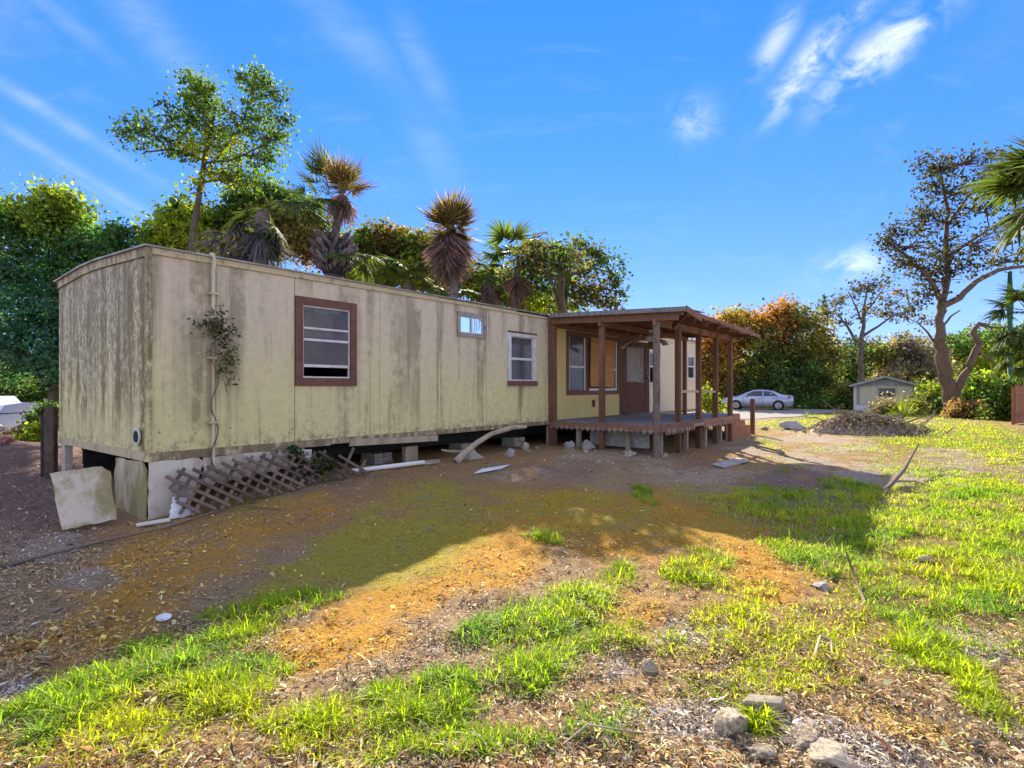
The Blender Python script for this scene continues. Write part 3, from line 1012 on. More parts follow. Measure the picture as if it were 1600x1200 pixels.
DECKZ = .80
XE = 4.65
POST = [(0.0, .07, .15, 'redwood'), (0.0, 1.34, .11, 'redwood'), (0.0, 2.575, .13, 'bark_post'), (1.12, 2.575, .115, 'redwood'), (2.35, 2.575, .115, 'redwood'), (3.49, 2.575, .11, 'redwood'), (XE, 2.575, .11, 'redwood'), (XE, 1.34, .10, 'redwood')]
for i, (x, s, w, mt) in enumerate(POST):
    top = zroof(s) - .20
    mb = MB()
    g = gl(x, s) - .1
    l = rnd.uniform(-.015, .015)
    if mt == 'bark_post':
        n = 9
        pts = [(x + .005 * math.sin(j * 1.7), -s + .005 * math.cos(j * 2.3), g + (top - g) * j / n) for j in range(n + 1)]
        mb.tube(pts, [.073 + .004 * math.sin(j * 2.9) for j in range(n + 1)], 8)
        o = mb.build('post', M[mt], porch)
        o['label'] = 'corner post with peeling bark'
    else:
        mb.bar((x, -s, g), (x + l, -s, top), w, w)
        mb.build('post', M[mt], porch, bevel=.006)
o = MB().bar((-.03, -.02, .2), (-.03, -.02, 1.55), .17, .06).build('post_cladding', M['palewood'], porch)
# short legs under the deck, paler wood
for (x, s) in ((1.75, 2.50), (2.95, 2.50), (4.05, 2.50), (.7, 2.35), (0.1, 1.9), (.1, .7), (2.0, 1.3), (3.4, 1.3)):
    mb = MB()
    mb.bar((x, -s, gl(x, s) - .08), (x, -s, DECKZ - .19), .085, .085)
    mb.build('leg', M['palewood'], porch)
# deck
nb = 18
for i in range(nb):
    s0 = .04 + i * (2.66 - .04) / nb
    mb = MB()
    e = rnd.uniform(-.02, .03)
    mb.box(-.06 + rnd.uniform(-.01, .01), XE + .09 + e, -(s0 + (2.62 / nb) - .007), -s0, DECKZ - .03, DECKZ + rnd.uniform(-.003, .004))
    mb.build('deck_board', M['greywood'], porch)
for s in (.06, .95, 1.80, 2.52):
    MB().box(-.02, XE + .06, -s - .02, -s + .02, DECKZ - .185, DECKZ - .034).build('joist', M['palewood'], porch)
mb = MB()
mb.box(-.085, -.063, -2.69, -.05, DECKZ - .16, DECKZ - .032)
mb.build('rim_board', M['redwood_h'], porch)
for (a, b, mt) in ((-.06, 1.05, 'redwood_h'), (1.06, 2.30, 'redwood_h'), (2.31, 3.45, 'orange_wood'), (3.46, XE + .1, 'orange_wood')):
    MB().box(a, b, -2.705, -2.682, DECKZ - .135 if mt == 'redwood_h' else DECKZ - .17, DECKZ - .001).build('rim_board', M[mt], porch)
# fringe of small diamonds hanging from the rim boards
r0 = .058
dm = MB()
dm.prism([(-r0, 0), (0, -r0), (r0, 0), (0, r0)], 'y', -.008, .008)
dmesh_front = dm.mesh('fringe_diamond')
dmesh_front.materials.append(M['fringe'])
dm = MB()
dm.prism([(-r0, 0), (0, -r0), (r0, 0), (0, r0)], 'x', -.008, .008)
dmesh_left = dm.mesh('fringe_diamond')
dmesh_left.materials.append(M['fringe'])
dm = MB()
for k in range(14):
    a0, a1 = 2 * PI * k / 14, 2 * PI * (k + 1) / 14
    dm.prism([(.066 * math.cos(a0), .066 * math.sin(a0)), (.066 * math.cos(a1), .066 * math.sin(a1)), (.04 * math.cos(a1), .04 * math.sin(a1)), (.04 * math.cos(a0), .04 * math.sin(a0))], 'y', -.008, .008)
ring = dm.mesh('fringe_ring')
ring.materials.append(M['fringe'])
s = .12
while s < 2.66:
    link('fringe_diamond', dmesh_left, None, porch, (-.10, -s, DECKZ - .14 + rnd.uniform(-.006, .006)))
    s += .132
x = .16
while x < XE + .05:
    z = DECKZ - .15
    if x < .98:
        link('fringe_ring', ring, None, porch, (x, -2.722, z))
        link('fringe_diamond', dmesh_front, None, porch, (x + .066, -2.738, z - .0))
        x += .134
    elif 1.7 < x < 2.25:
        x += .134
    else:
        link('fringe_diamond', dmesh_front, None, porch, (x, -2.722, z + rnd.uniform(-.006, .006)))
        x += .134
MB().box(1.66, 2.28, -2.722, -2.706, DECKZ - .12, DECKZ - .055).build('patch_board', M['palewood'], porch)
MB().bar((3.40, -2.72, DECKZ - .23), (3.48, -2.72, DECKZ - .05), .016, .075, (0, 1, 0)).build('patch_board', M['palewood'], porch)
# skirting sheets under the deck, in shade
MB().box(.25, .28, -2.3, -.9, .28, .60).build('skirt_sheet', M['concrete'], porch)
# rail
MB().bar((1.12, -2.575, 1.46), (3.49, -2.575, 1.44), .05, .055).build('rail', M['palewood'], porch)
# roof frame
for x, nm in ((-.05, 0), (.78, 1), (1.55, 2), (2.33, 3), (3.1, 4), (3.88, 5), (XE + .06, 6)):
    mb = MB()
    mb.bar((x, -.06, zroof(.06) - .10), (x + (.02 if nm else 0), -3.05, zroof(3.05) - .10), .05, .16 if nm in (0, 6) else .12)
    mb.build('rafter', M['redwood'], porch)
for s, h in ((1.34, .12), (2.575, .14)):
    MB().bar((-.12, -s, zroof(s) - .205), (XE + .2, -s, zroof(s) - .205), .06, h).build('beam', M['redwood_h'], porch)
MB().bar((-.12, -.03, zroof(0) - .19), (XE + .2, -.03, zroof(0) - .19), .05, .12).build('ledger', M['redwood_h'], porch)
for s in (.5, 1.0, 1.75, 2.15, 2.9, 3.12):
    MB().bar((-.12, -s, zroof(s) - .028), (XE + .15, -s + rnd.uniform(-.02, .02), zroof(s) - .028), .08, .03).build('purlin', M['redwood_h'], porch)


def roof_sheet(x0, x1, s0, s1, lift, tilt, drop, mt):
    nx, ns = 36, 6
    vs, fs = [], []
    for i in range(nx + 1):
        for j in range(ns + 1):
            f, g = i / nx, j / ns
            x = x0 + (x1 - x0) * f
            s = s0 + (s1 - s0) * g
            z = zroof(s) + .008 + lift + tilt * f - drop * g * g + .009 * math.sin(2 * PI * x / .076)
            vs.append((x, -s, z))
    for i in range(nx):
        for j in range(ns):
            a = i * (ns + 1) + j
            fs.append((a, a + ns + 1, a + ns + 2, a + 1))
    o = MB().add(vs, fs).build('roof_sheet', M[mt], porch, True)
    sm = o.modifiers.new('thick', 'SOLIDIFY')
    sm.thickness = .006
    return o


M['porch_tin'] = simple('porch roof tin', (.30, .27, .29), (.17, .125, .125), 4, .6, (1, .4, 1), .4, .68, .2, .4, .2)
roof_sheet(-.18, .95, -.1, 3.22, .006, .03, -.02, 'porch_tin')
roof_sheet(.90, 1.9, -.1, 3.05, .02, -.02, .03, 'porch_tin')
roof_sheet(1.85, 2.85, -.1, 3.18, .006, .03, .06, 'porch_tin')
roof_sheet(2.80, 3.8, -.1, 3.10, .02, 0.0, .09, 'porch_tin')
roof_sheet(3.75, 4.95, -.1, 3.22, .008, -.01, .13, 'porch_tin')
# raised broken corner boards
mb = MB()
mb.bar((-.19, -.1, zroof(0) - .01), (-.19, -3.25, zroof(3.2) + .02), .02, .09)
mb.build('fascia', M['greywood'], porch)
mb = MB()
mb.bar((-.15, -3.24, zroof(3.2) + .03), (.62, -3.26, zroof(3.2) - .10), .02, .12)
mb.bar((.35, -3.22, zroof(3.2) - .02), (1.9, -3.16, zroof(3.2) - .04), .02, .09)
mb.build('fascia', M['redwood_h'], porch)
MB().bar((1.8, -3.24, zroof(3.2) - .05), (4.95, -3.24, zroof(3.2) - .15), .02, .08).build('fascia', M['redwood_h'], porch)
MB().bar((.02, -3.22, zroof(3.2) - .02), (.5, -2.7, zroof(2.7) - .26), .03, .09).build('brace', M['redwood'], porch)
# landing and steps at the far end
mb = MB()
PX = [(4.72, .1), (4.72, .80), (5.95, .80), (6.0, .62), (6.42, .60), (6.48, .45), (6.98, .42), (7.0, .02)]
mb.prism(PX, 'y', -2.44, -2.40)
mb.build('stair_side', M['orange_wood'], porch)
for (a, b, z) in ((4.76, 5.98, .80), (5.98, 6.5, .60), (6.5, 7.02, .42)):
    MB().box(a, b, -2.398, -1.2, z - .04, z - .001).build('tread', M['greywood'], porch)
mb = MB()
mb.prism(PX, 'y', -1.2, -1.16)
mb.build('stair_side', M['orange_wood'], porch)
MB().bar((7.28, -2.42, -.1), (7.28, -2.42, 1.20), .115, .115).build('newel', M['redwood'], porch, bevel=.01)
MB().bar((6.2, -.5, .1), (6.2, -.5, 1.16), .11, .11).build('newel', M['redwood'], porch, bevel=.01)

# ceiling fan hanging from the porch rafters
fan = thing('ceiling_fan', 'old ceiling fan with drooping blades hanging under porch roof', 'ceiling fan', W(8.17 + 2.33, 1.35, zroof(1.35) - .16), ANG)
mb = MB()
mb.lathe([(.07, .02), (.07, -.04), (.02, -.06), (.02, -.12), (.10, -.14), (.14, -.17), (.14, -.23), (.09, -.27), (.0, -.28)], (0, 0, 0), 20)
mb.build('motor', M['alu'], fan, True)
for k in range(5):
    a = R(20 + 72 * k)
    vs, fs = [], []
    n = 5
    for i in range(n + 1):
        f = i / n
        r = .12 + .62 * f
        zz = -.22 - .20 * f * f
        for sgn in (-1, 1):
            w = (.05 + .03 * f) * sgn
            vs.append((r * math.cos(a) - w * math.sin(a), r * math.sin(a) + w * math.cos(a), zz + .015 * sgn))
    for i in range(n):
        fs.append((2 * i, 2 * i + 1, 2 * i + 3, 2 * i + 2))
    o = MB().add(vs, fs).build('blade', M['palewood'] if k % 2 else M['redwood'], fan)
    sm = o.modifiers.new('thick', 'SOLIDIFY')
    sm.thickness = .008

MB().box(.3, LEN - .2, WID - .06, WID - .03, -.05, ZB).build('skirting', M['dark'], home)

# ------------------------------------------------------------------ plants: helpers
def unit(n, r=None):
    v = (r or rng).normal(size=(n, 3))
    return v / np.linalg.norm(v, axis=1, keepdims=True)


def leaf_arrays(c, length, cols, wid=.38, down=.25, fold=.25, r=None):
    """one folded four-cornered leaf per centre"""
    r = r or rng
    n = len(c)
    f = unit(n, r)
    f[:, 2] -= down
    f /= np.linalg.norm(f, axis=1, keepdims=True)
    g = np.cross(f, unit(n, r))
    g /= np.linalg.norm(g, axis=1, keepdims=True) + 1e-9
    h = np.cross(f, g)
    L = (np.asarray(length) * np.ones(n))[:, None]
    a = c - f * L * .5
    b = c + f * L * .5
    m = c - f * L * .06
    p = m + g * L * wid + h * L * fold * .3
    q = m - g * L * wid + h * L * fold * .3
    v = np.stack([a, p, b, q], 1).reshape(-1, 3)
    fi = np.arange(n * 4).reshape(n, 4)
    return v, fi, np.repeat(cols, 4, 0)


def tint(cols, k, r=None, amt=.3):
    """k leaves of a base colour with natural variation"""
    r = r or rng
    base = np.asarray(cols)[None, :]
    v = 1 + amt * r.normal(size=(k, 1))
    hue = 1 + .12 * r.normal(size=(k, 3))
    return np.clip(base * np.clip(v, .35, 2.0) * hue, .004, .9)


G_DARK = (0.07, 0.12, 0.036)
G_MID = (0.11, 0.175, 0.032)
G_SHADE = (0.055, 0.145, 0.09)
G_YEL = (0.24, 0.28, 0.028)
G_LIME = (0.24, 0.29, 0.03)
ORNG = (.33, .155, .042)
YORG = (.29, .20, .042)
BROWN = (0.2, 0.125, 0.075)
OLIVE = (0.165, 0.155, 0.045)
GREYBR = (0.26, 0.21, 0.165)


def tree(name, label, cat, Y, trunk, blobs, leaf=.13, per=46, crad=.36, group=None, bark='bark', seed=1, limbs=(), twigr=.016, depth=1.0, solid=False):
    """trunk: photo pixels with radius in m, at forward distance Y; blobs: (px, py, rx, ry, number of clumps, colour)"""
    r = np.random.default_rng(seed)
    k = Y / FPX
    b0 = P(trunk[0][0], trunk[0][1], Y)
    base = Vector((b0.x, b0.y, gz(b0.x, b0.y) - .1))
    root = thing(name, label, cat, base, 0, group)
    tb = MB()
    tp = [base] + [P(a, b, Y + r.normal() * .1) for (a, b, _) in trunk]
    tr = [trunk[0][2] * 1.25] + [q[2] for q in trunk]
    loc = lambda v: Vector(v) - base
    # finer, slightly crooked trunk
    pts, rad = [], []
    for i in range(len(tp) - 1):
        m = 4
        for j in range(m):
            f = j / m
            w = .25 * min(tr[i], .25)
            pts.append(loc(tp[i].lerp(tp[i + 1], f)) + (Vector(r.normal(size=3)) * w if j else Vector()))
            rad.append((tr[i] * (1 - f) + tr[i + 1] * f) * (1 + .06 * r.normal()))
    pts.append(loc(tp[-1]))
    rad.append(tr[-1])
    tb.tube(pts, rad, 9)
    skel = list(zip(pts, rad))[3:]
    for lim in limbs:
        lp = [P(a, b, Y + dy) for (a, b, _, dy) in lim]
        lr = [q[2] for q in lim]
        pp, rr = [], []
        for i in range(len(lp) - 1):
            for j in range(3):
                f = j / 3
                pp.append(loc(lp[i].lerp(lp[i + 1], f)) + (Vector(r.normal(size=3)) * .2 * lr[i] if j else Vector()))
                rr.append(lr[i] * (1 - f) + lr[i + 1] * f)
        pp.append(loc(lp[-1]))
        rr.append(lr[-1])
        tb.tube(pp, rr, 7)
        skel += list(zip(pp, rr))
    cen, cc, sz = [], [], []
    for (px, py, rx, ry, n, col, *dyo) in blobs:
        c = P(px, py, Y + (dyo[0] if dyo else r.normal() * .25 * rx * k * depth))
        bc = loc(c)
        start, r0 = min(skel, key=lambda q: (q[0] - bc).length + (1.2 if q[0].z > bc.z else 0))
        midp = start.lerp(bc, .5) + Vector((r.normal() * .1, r.normal() * .1, .12 * (bc - start).length))
        br = min(r0 * .7, .012 + .016 * (bc - start).length * 1.2)
        limb = [start, start.lerp(midp, .55) + Vector(r.normal(size=3)) * .04, midp, bc]
        tb.tube(limb, [br, br * .85, br * .7, br * .4], 6)
        for i in range(n):
            d = Vector(unit(1, r)[0]) * (r.random() ** .40 if not solid else r.random() ** .25)
            q = bc + Vector((d.x * rx * k, d.y * rx * k * depth, d.z * ry * k))
            if q.z + base.z < .15:
                continue
            if n < 90 or i % 3 == 0:
                s2 = limb[2].lerp(bc, r.random())
                mm = s2.lerp(q, .5) + Vector(r.normal(size=3)) * .08
                tb.tube([s2, mm, q], [twigr, twigr * .8, twigr * .4], 4, False)
            m = int(per * (.6 + .8 * r.random()))
            g = r.normal(size=(m, 3)) * crad * (.55 + .6 * r.random()) * np.array([1, 1, .75])
            cen.append(np.array(q)[None, :] + g)
            tone = 1 + .25 * r.normal()
            cc.append(tint(np.array(col) * np.clip(tone, .5, 1.6), m, r))
            sz.append(leaf * np.clip(np.exp(r.normal(size=m) * .3), .5, 1.4) * (.85 + .25 * r.random()))
    tb.build('trunk', M[bark], root, True)
    if cen:
        v, f, c = leaf_arrays(np.concatenate(cen), np.concatenate(sz), np.concatenate(cc), r=r)
        npmesh('crown', v, f, c, M['leaf'], root)
    return root


def fan_mesh(name, seed, n=26, Rb=.7, pet=.55, spread=115, droop=.35, col=G_MID, var=.25, fold=.0, wk=.6):
    r = np.random.default_rng(seed)
    vs, fs, cs = [], [], []

    def quadstrip(rows, col):
        b = len(vs)
        for (p, q) in rows:
            vs.append(p)
            vs.append(q)
            cs.extend([col, col])
        for i in range(len(rows) - 1):
            fs.append((b + 2 * i, b + 2 * i + 1, b + 2 * i + 3, b + 2 * i + 2))
    pc = np.array(col) * .9 + .02
    rows = []
    for i in range(5):
        f = i / 4
        x = pet * f
        z = -.10 * f * f
        rows.append((np.array([x, -.014, z]), np.array([x, .014, z])))
    quadstrip(rows, pc)
    rows = [(p[0] + np.array([0, .014, -.012]), p[1] + np.array([0, -.014, .012])) for p in rows]
    quadstrip(rows, pc)
    hx = np.array([pet, 0, -.10])
    for i in range(n):
        a = R(-spread + 2 * spread * i / (n - 1) + r.normal() * 1.6)
        L = Rb * (1 - .28 * abs(a) / R(spread)) * (1 + .10 * r.normal())
        d = np.array([math.cos(a), math.sin(a), 0])
        s = np.array([-math.sin(a), math.cos(a), 0])
        w = Rb * math.sin(R(spread) / n) * wk
        col_i = tint(col, 1, r, var)[0]
        lift = fold * abs(math.sin(a))
        dk = droop * (.7 + .6 * r.random())
        rows = []
        for f, ww in ((.04, .3), (.3, 1.0), (.6, .85), (.82, .42), (1.0, .03)):
            rr = L * f
            c = hx + d * rr + np.array([0, 0, lift * rr - dk * Rb * f ** 2.6 + (.02 if i % 2 else 0)])
            tw = np.array([0, 0, .25 * w * ww * (1 if i % 2 else -1)])
            rows.append((c - s * w * ww - tw, c + s * w * ww + tw))
        quadstrip(rows, col_i)
    me = bpy.data.meshes.new(name)
    me.from_pydata([tuple(p) for p in vs], [], fs)
    at = me.attributes.new('Col', 'FLOAT_COLOR', 'POINT')
    c = np.ones((len(vs), 4), np.float32)
    c[:, :3] = np.array(cs)
    at.data.foreach_set('color', c.ravel())
    me.update()
    return me


PALMCOL = (.085, .115, .03)
DEADCOL = (.25, .165, .135)
F_GREEN = [fan_mesh('frond', s, 28, .80, .75, 112, .28, PALMCOL) for s in (1, 2, 3)]
F_SPIKY = [fan_mesh('frond', s, 20, .66, .22, 80, .02, (.19, .125, .05), .4, wk=.34) for s in (4, 5, 41)]
F_DEAD = [fan_mesh('dead_frond', s, 24, .85, .35, 62, .30, DEADCOL, .35, wk=.5) for s in (6, 7, 8)]
F_GREYDEAD = [fan_mesh('dead_frond', s, 26, .85, .6, 95, .5, (.125, .125, .12), .4, wk=.5) for s in (9, 10)]
F_THIN = [fan_mesh('frond', s, 22, .72, .6, 80, .06, (.07, .10, .03), .3, wk=.36) for s in (51, 52)]
for me in F_GREEN + F_SPIKY + F_THIN:
    me.materials.append(M['leaf'])
for me in F_DEAD + F_GREYDEAD:
    me.materials.append(M['drygrassleaf'])


def frond(root, meshes, p, az, el, sc=1.0, roll=0.0, r=rnd):
    me = r.choice(meshes)
    o = link(me.name.split('.')[0], me, None, root)
    o.location = p
    m = Matrix.Rotation(az, 4, 'Z') @ Matrix.Rotation(-el, 4, 'Y') @ Matrix.Rotation(roll, 4, 'X')
    o.rotation_euler = m.to_euler()
    o.scale = (sc, sc, sc)
    return o


def palm(label, Y, trunk, crowns, group=None, seed=1, boots=None, name='palm_tree'):
    """trunk: photo pixels + radius; crowns: (px, py, meshes, count, lowest and highest elevation, scale, azimuth range)"""
    r = random.Random(seed)
    b0 = P(trunk[0][0], trunk[0][1], Y)
    base = Vector((b0.x, b0.y, gz(b0.x, b0.y) - .1))
    root = thing(name, label, 'palm tree', base, 0, group)
    pts = [Vector((0, 0, 0))] + [P(a, b, Y) - base for (a, b, _) in trunk]
    rad = [trunk[0][2] * 1.1] + [q[2] for q in trunk]
    pp, rr = [], []
    for i in range(len(pts) - 1):
        m = max(2, int((pts[i + 1] - pts[i]).length / .16))
        for j in range(m):
            f = j / m
            pp.append(pts[i].lerp(pts[i + 1], f))
            rr.append((rad[i] * (1 - f) + rad[i + 1] * f) * (1.07 if j % 2 else .95))
    pp.append(pts[-1])
    rr.append(rad[-1])
    MB().tube(pp, rr, 10).build('trunk', M['palmtrunk'], root, True)
    if boots:
        (px, py, rx, ry, n) = boots
        c = P(px, py, Y) - base
        k = Y / FPX
        mb = MB()
        mb.lathe([(.05, -ry * k), (rx * k * .42, -ry * k * .7), (rx * k * .58, 0), (rx * k * .45, ry * k * .7), (.1, ry * k)], c, 12)
        mb.build('trunk_core', M['dark'], root)
        for i in range(n):
            a = 2.399 * i + r.uniform(-.2, .2)
            z = -1 + 1.9 * i / n
            w = math.sqrt(max(.05, 1 - z * z))
            p0 = c + Vector((math.cos(a) * rx * k * .5 * w, math.sin(a) * rx * k * .5 * w, z * ry * k * .85))
            d = Vector((math.cos(a) * .75, math.sin(a) * .75, r.uniform(.5, 1.0))).normalized()
            tg = Vector((-math.sin(a), math.cos(a), 0)) * r.choice((-.45, .45))
            MB().bar(p0, p0 + (d + tg).normalized() * r.uniform(.22, .40), .065, .022, (math.cos(a), math.sin(a), .3)).build('boot', M['palmtrunk'], root)
    for (px, py, meshes, n, e0, e1, sc, a0, a1) in crowns:
        c = P(px, py, Y) - base
        for i in range(n):
            az = R(a0 + (a1 - a0) * ((i + r.uniform(-.3, .3)) / max(n, 1)))
            el = R(r.uniform(e0, e1))
            frond(root, meshes, c + Vector((r.uniform(-.05, .05), r.uniform(-.05, .05), r.uniform(-.12, .06))), az, el, sc * r.uniform(.85, 1.12), r.uniform(-.5, .5), r)
    return root


# ------------------------------------------------------------------ trees behind the mobile home, left to right
G_GRN = (.06, .14, .045)
G_LIT = (.15, .21, .03)
tree('broadleaf_tree', 'dense dark green tree filling the left edge behind the mobile home', 'tree', 17,  # lower clumps tinted bluish as shade, crown top paler as sunlight
     [(85, 640, .2), (85, 520, .17), (90, 420, .12), (95, 350, .06)],
     [(30, 400, 70, 70, 48, G_GRN), (90, 345, 48, 45, 48, G_LIT), (140, 400, 60, 50, 48, G_GRN), (60, 480, 90, 60, 56, G_SHADE), (150, 470, 60, 60, 40, G_DARK), (-60, 460, 90, 100, 56, G_DARK),
      (40, 560, 90, 50, 56, G_SHADE), (-50, 350, 60, 50, 32, G_GRN), (-90, 570, 90, 60, 32, G_DARK), (120, 560, 50, 50, 40, G_SHADE), (180, 385, 30, 30, 19, G_GRN), (10, 340, 40, 35, 24, G_GRN), (90, 320, 25, 22, 19, G_LIME)], leaf=.115, per=84, crad=.30, seed=11)
tree('slender_tree', 'tall slender tree with open crown rising above the roof corner', 'tree', 16,
     [(296, 470, .10), (300, 380, .085), (312, 300, .075), (322, 235, .06), (335, 180, .035)],
     [(315, 140, 26, 24, 20, G_MID), (310, 165, 34, 24, 22, G_MID), (395, 130, 26, 24, 17, G_MID), (430, 150, 20, 22, 9, G_DARK), (330, 195, 50, 26, 26, G_DARK), (385, 185, 40, 26, 22, G_MID), (270, 185, 34, 22, 13, G_DARK), (230, 205, 34, 18, 14, G_DARK),
      (195, 207, 14, 10, 5, G_DARK), (260, 225, 34, 16, 13, G_DARK), (420, 215, 30, 24, 16, G_MID), (440, 190, 18, 16, 6, G_DARK), (340, 230, 40, 26, 22, G_YEL), (400, 245, 40, 18, 16, G_MID), (290, 240, 20, 12, 6, G_DARK), (345, 270, 34, 22, 18, G_YEL), (375, 285, 30, 14, 9, G_MID),
      (310, 290, 14, 10, 5, G_YEL), (225, 238, 8, 6, 2, G_DARK), (290, 120, 8, 8, 3, G_MID)], leaf=.10, per=36, crad=.21, seed=12, twigr=.012,
     limbs=[[(315, 275, .05, 0), (345, 240, .035, .2), (375, 200, .03, .3), (395, 150, .02, .3)], [(320, 240, .04, 0), (280, 222, .028, -.2), (235, 210, .018, -.3)], [(318, 255, .04, 0), (365, 250, .03, -.2), (415, 225, .018, -.2)], [(325, 225, .04, 0), (318, 175, .03, .1), (314, 140, .018, .2)]])
tree('yellow_green_bush', 'yellow green bushy tree peeping above roof at the near end', 'tree', 18.5,
     [(285, 480, .08), (290, 400, .05)],
     [(262, 365, 30, 26, 40, G_YEL), (300, 350, 40, 30, 50, G_YEL), (280, 330, 24, 18, 24, G_MID), (345, 345, 36, 34, 44, G_MID), (240, 375, 20, 14, 18, G_MID), (330, 385, 50, 24, 50, G_YEL), (270, 390, 40, 20, 40, G_LIME)], leaf=.13, per=46, crad=.24, seed=13)
tree('broadleaf_tree', 'shaded broadleaf tree between the slender tree and leaning palm', 'tree', 19,
     [(410, 480, .12), (415, 380, .08)],
     [(400, 310, 36, 28, 40, G_MID), (440, 320, 36, 30, 40, G_DARK), (430, 360, 60, 34, 70, OLIVE), (480, 350, 40, 30, 50, G_MID), (380, 350, 30, 30, 36, G_DARK), (465, 385, 70, 30, 70, BROWN)], leaf=.13, per=46, crad=.26, seed=14)
palm('shaggy palm with grey dead fronds hanging over the roof', 12.8, [(405, 470, .17), (408, 380, .17), (412, 330, .15)],
     [(412, 335, F_GREYDEAD, 11, -80, -25, .85, 0, 360), (418, 328, F_GREEN, 5, -75, -15, .75, 150, 420), (450, 300, F_GREEN, 4, -35, 15, .9, -60, 40), (372, 372, F_GREYDEAD, 9, -60, 30, .7, 0, 360)], seed=3)
palm('tall palm with brown fan top and boot covered trunk', 13.2, [(520, 470, .2), (521, 400, .2), (524, 365, .10), (534, 310, .075), (536, 292, .06)],
     [(538, 290, F_SPIKY, 22, 5, 88, .95, 0, 360), (536, 292, F_DEAD, 12, -85, -40, .75, 0, 360), (512, 300, F_THIN, 4, 72, 105, 1.0, 150, 210), (520, 300, F_THIN, 3, 20, 60, .95, 150, 215), (505, 290, F_THIN, 3, -60, -10, .7, 130, 230), (545, 385, F_GREEN, 5, -60, 0, .75, -80, 60)], seed=4,
     boots=(522, 402, 42, 36, 120))
palm('lone palm with skirt of brown dead fronds above small window', 17.6, [(710, 500, .14), (708, 430, .14), (706, 380, .13), (704, 350, .12)],
     [(705, 352, F_SPIKY, 24, 25, 90, 1.3, 0, 360), (705, 358, F_SPIKY, 14, -20, 30, 1.2, 0, 360), (705, 348, F_DEAD, 30, -88, -55, 1.5, 0, 360), (705, 346, F_DEAD, 14, -70, -30, .95, 0, 360), (705, 380, F_DEAD, 16, -89, -72, 1.1, 0, 360)], seed=5)
palm('low palmetto with green fans showing along the roof line', 18.5, [(640, 520, .15), (640, 440, .15)],
     [(620, 420, F_GREEN, 8, -25, 40, 1.0, 0, 360), (655, 432, F_GREEN, 8, -35, 30, 1.0, 0, 360), (590, 405, F_GREEN, 5, -40, 30, .9, 0, 360), (640, 440, F_DEAD, 8, -85, -55, .9, 0, 360), (690, 440, F_GREEN, 5, -60, 10, .9, 0, 360)], seed=6)
palm('green palmetto beside the lone brown skirted palm', 19.5, [(760, 520, .14), (762, 440, .13)],
     [(762, 425, F_GREEN, 9, -60, 25, .95, 0, 360), (800, 400, F_GREEN, 4, 10, 60, .9, 0, 360), (762, 435, F_DEAD, 9, -85, -55, 1.0, 0, 360)], seed=7)
palm('palm with arching fronds right of the lone palm', 21, [(800, 540, .15), (806, 450, .14), (808, 420, .12)],
     [(808, 405, F_GREEN, 9, 0, 60, 1.15, 0, 360), (805, 412, F_GREEN, 6, -45, 5, 1.1, 0, 360), (838, 385, F_GREEN, 3, -10, 35, .9, -40, 60), (808, 415, F_DEAD, 10, -88, -60, 1.2, 0, 360)], seed=8)
tree('autumn_tree', 'orange and green tree between the two brown palms', 'tree', 22,
     [(600, 520, .1), (600, 420, .07)],
     [(585, 375, 26, 24, 22, OLIVE), (620, 385, 30, 22, 26, YORG), (612, 372, 14, 10, 10, ORNG), (570, 410, 40, 30, 46, OLIVE), (650, 395, 34, 26, 36, G_MID), (640, 430, 70, 26, 60, G_YEL), (560, 385, 18, 18, 14, G_MID), (600, 358, 10, 8, 3, OLIVE), (690, 430, 50, 30, 50, G_MID), (745, 440, 34, 26, 34, OLIVE), (575, 440, 40, 24, 44, G_YEL), (620, 410, 40, 24, 40, OLIVE), (670, 425, 30, 26, 34, G_YEL), (540, 420, 30, 30, 34, OLIVE), (660, 385, 20, 20, 14, OLIVE)], leaf=.15, per=42, crad=.3, seed=15)
tree('broadleaf_tree', 'dark leafed open tree above the roof left of porch', 'tree', 21.5,
     [(880, 520, .14), (884, 440, .1), (888, 405, .05)],
     [(860, 390, 26, 18, 9, G_DARK), (900, 395, 26, 22, 12, (.11, .10, .04)), (935, 415, 26, 22, 12, G_DARK), (950, 450, 20, 24, 9, (.11, .10, .04)), (890, 430, 40, 26, 21, (.11, .10, .04)), (850, 430, 30, 26, 16, G_MID), (920, 460, 40, 22, 18, (.11, .10, .04)), (845, 470, 40, 16, 14, G_YEL), (880, 480, 50, 12, 16, G_YEL), (830, 395, 20, 24, 9, G_MID), (855, 460, 40, 20, 16, G_DARK), (842, 398, 18, 9, 9, (.11, .10, .04), -6.3), (868, 404, 22, 11, 12, G_DARK, -6.6), (890, 412, 16, 9, 7, (.11, .10, .04), -6.9), (824, 408, 14, 8, 6, (.11, .10, .04), -6.0), (962, 428, 10, 12, 5, G_DARK), (955, 478, 14, 10, 7, (.11, .10, .04)), (905, 380, 14, 7, 4, G_DARK), (932, 396, 12, 8, 4, (.11, .10, .04)), (966, 455, 7, 9, 3, G_DARK)], leaf=.13, per=36, crad=.26, seed=16, twigr=.013)
tree('broadleaf_tree', 'brown tinged low tree behind the roof near the small window', 'tree', 24,
     [(810, 520, .1), (812, 460, .06)], [(800, 440, 30, 22, 30, OLIVE), (820, 465, 40, 18, 34, BROWN), (780, 455, 30, 22, 26, G_YEL), (840, 480, 30, 10, 16, G_MID), (760, 470, 24, 10, 12, BROWN)], leaf=.16, per=36, crad=.3, seed=17)

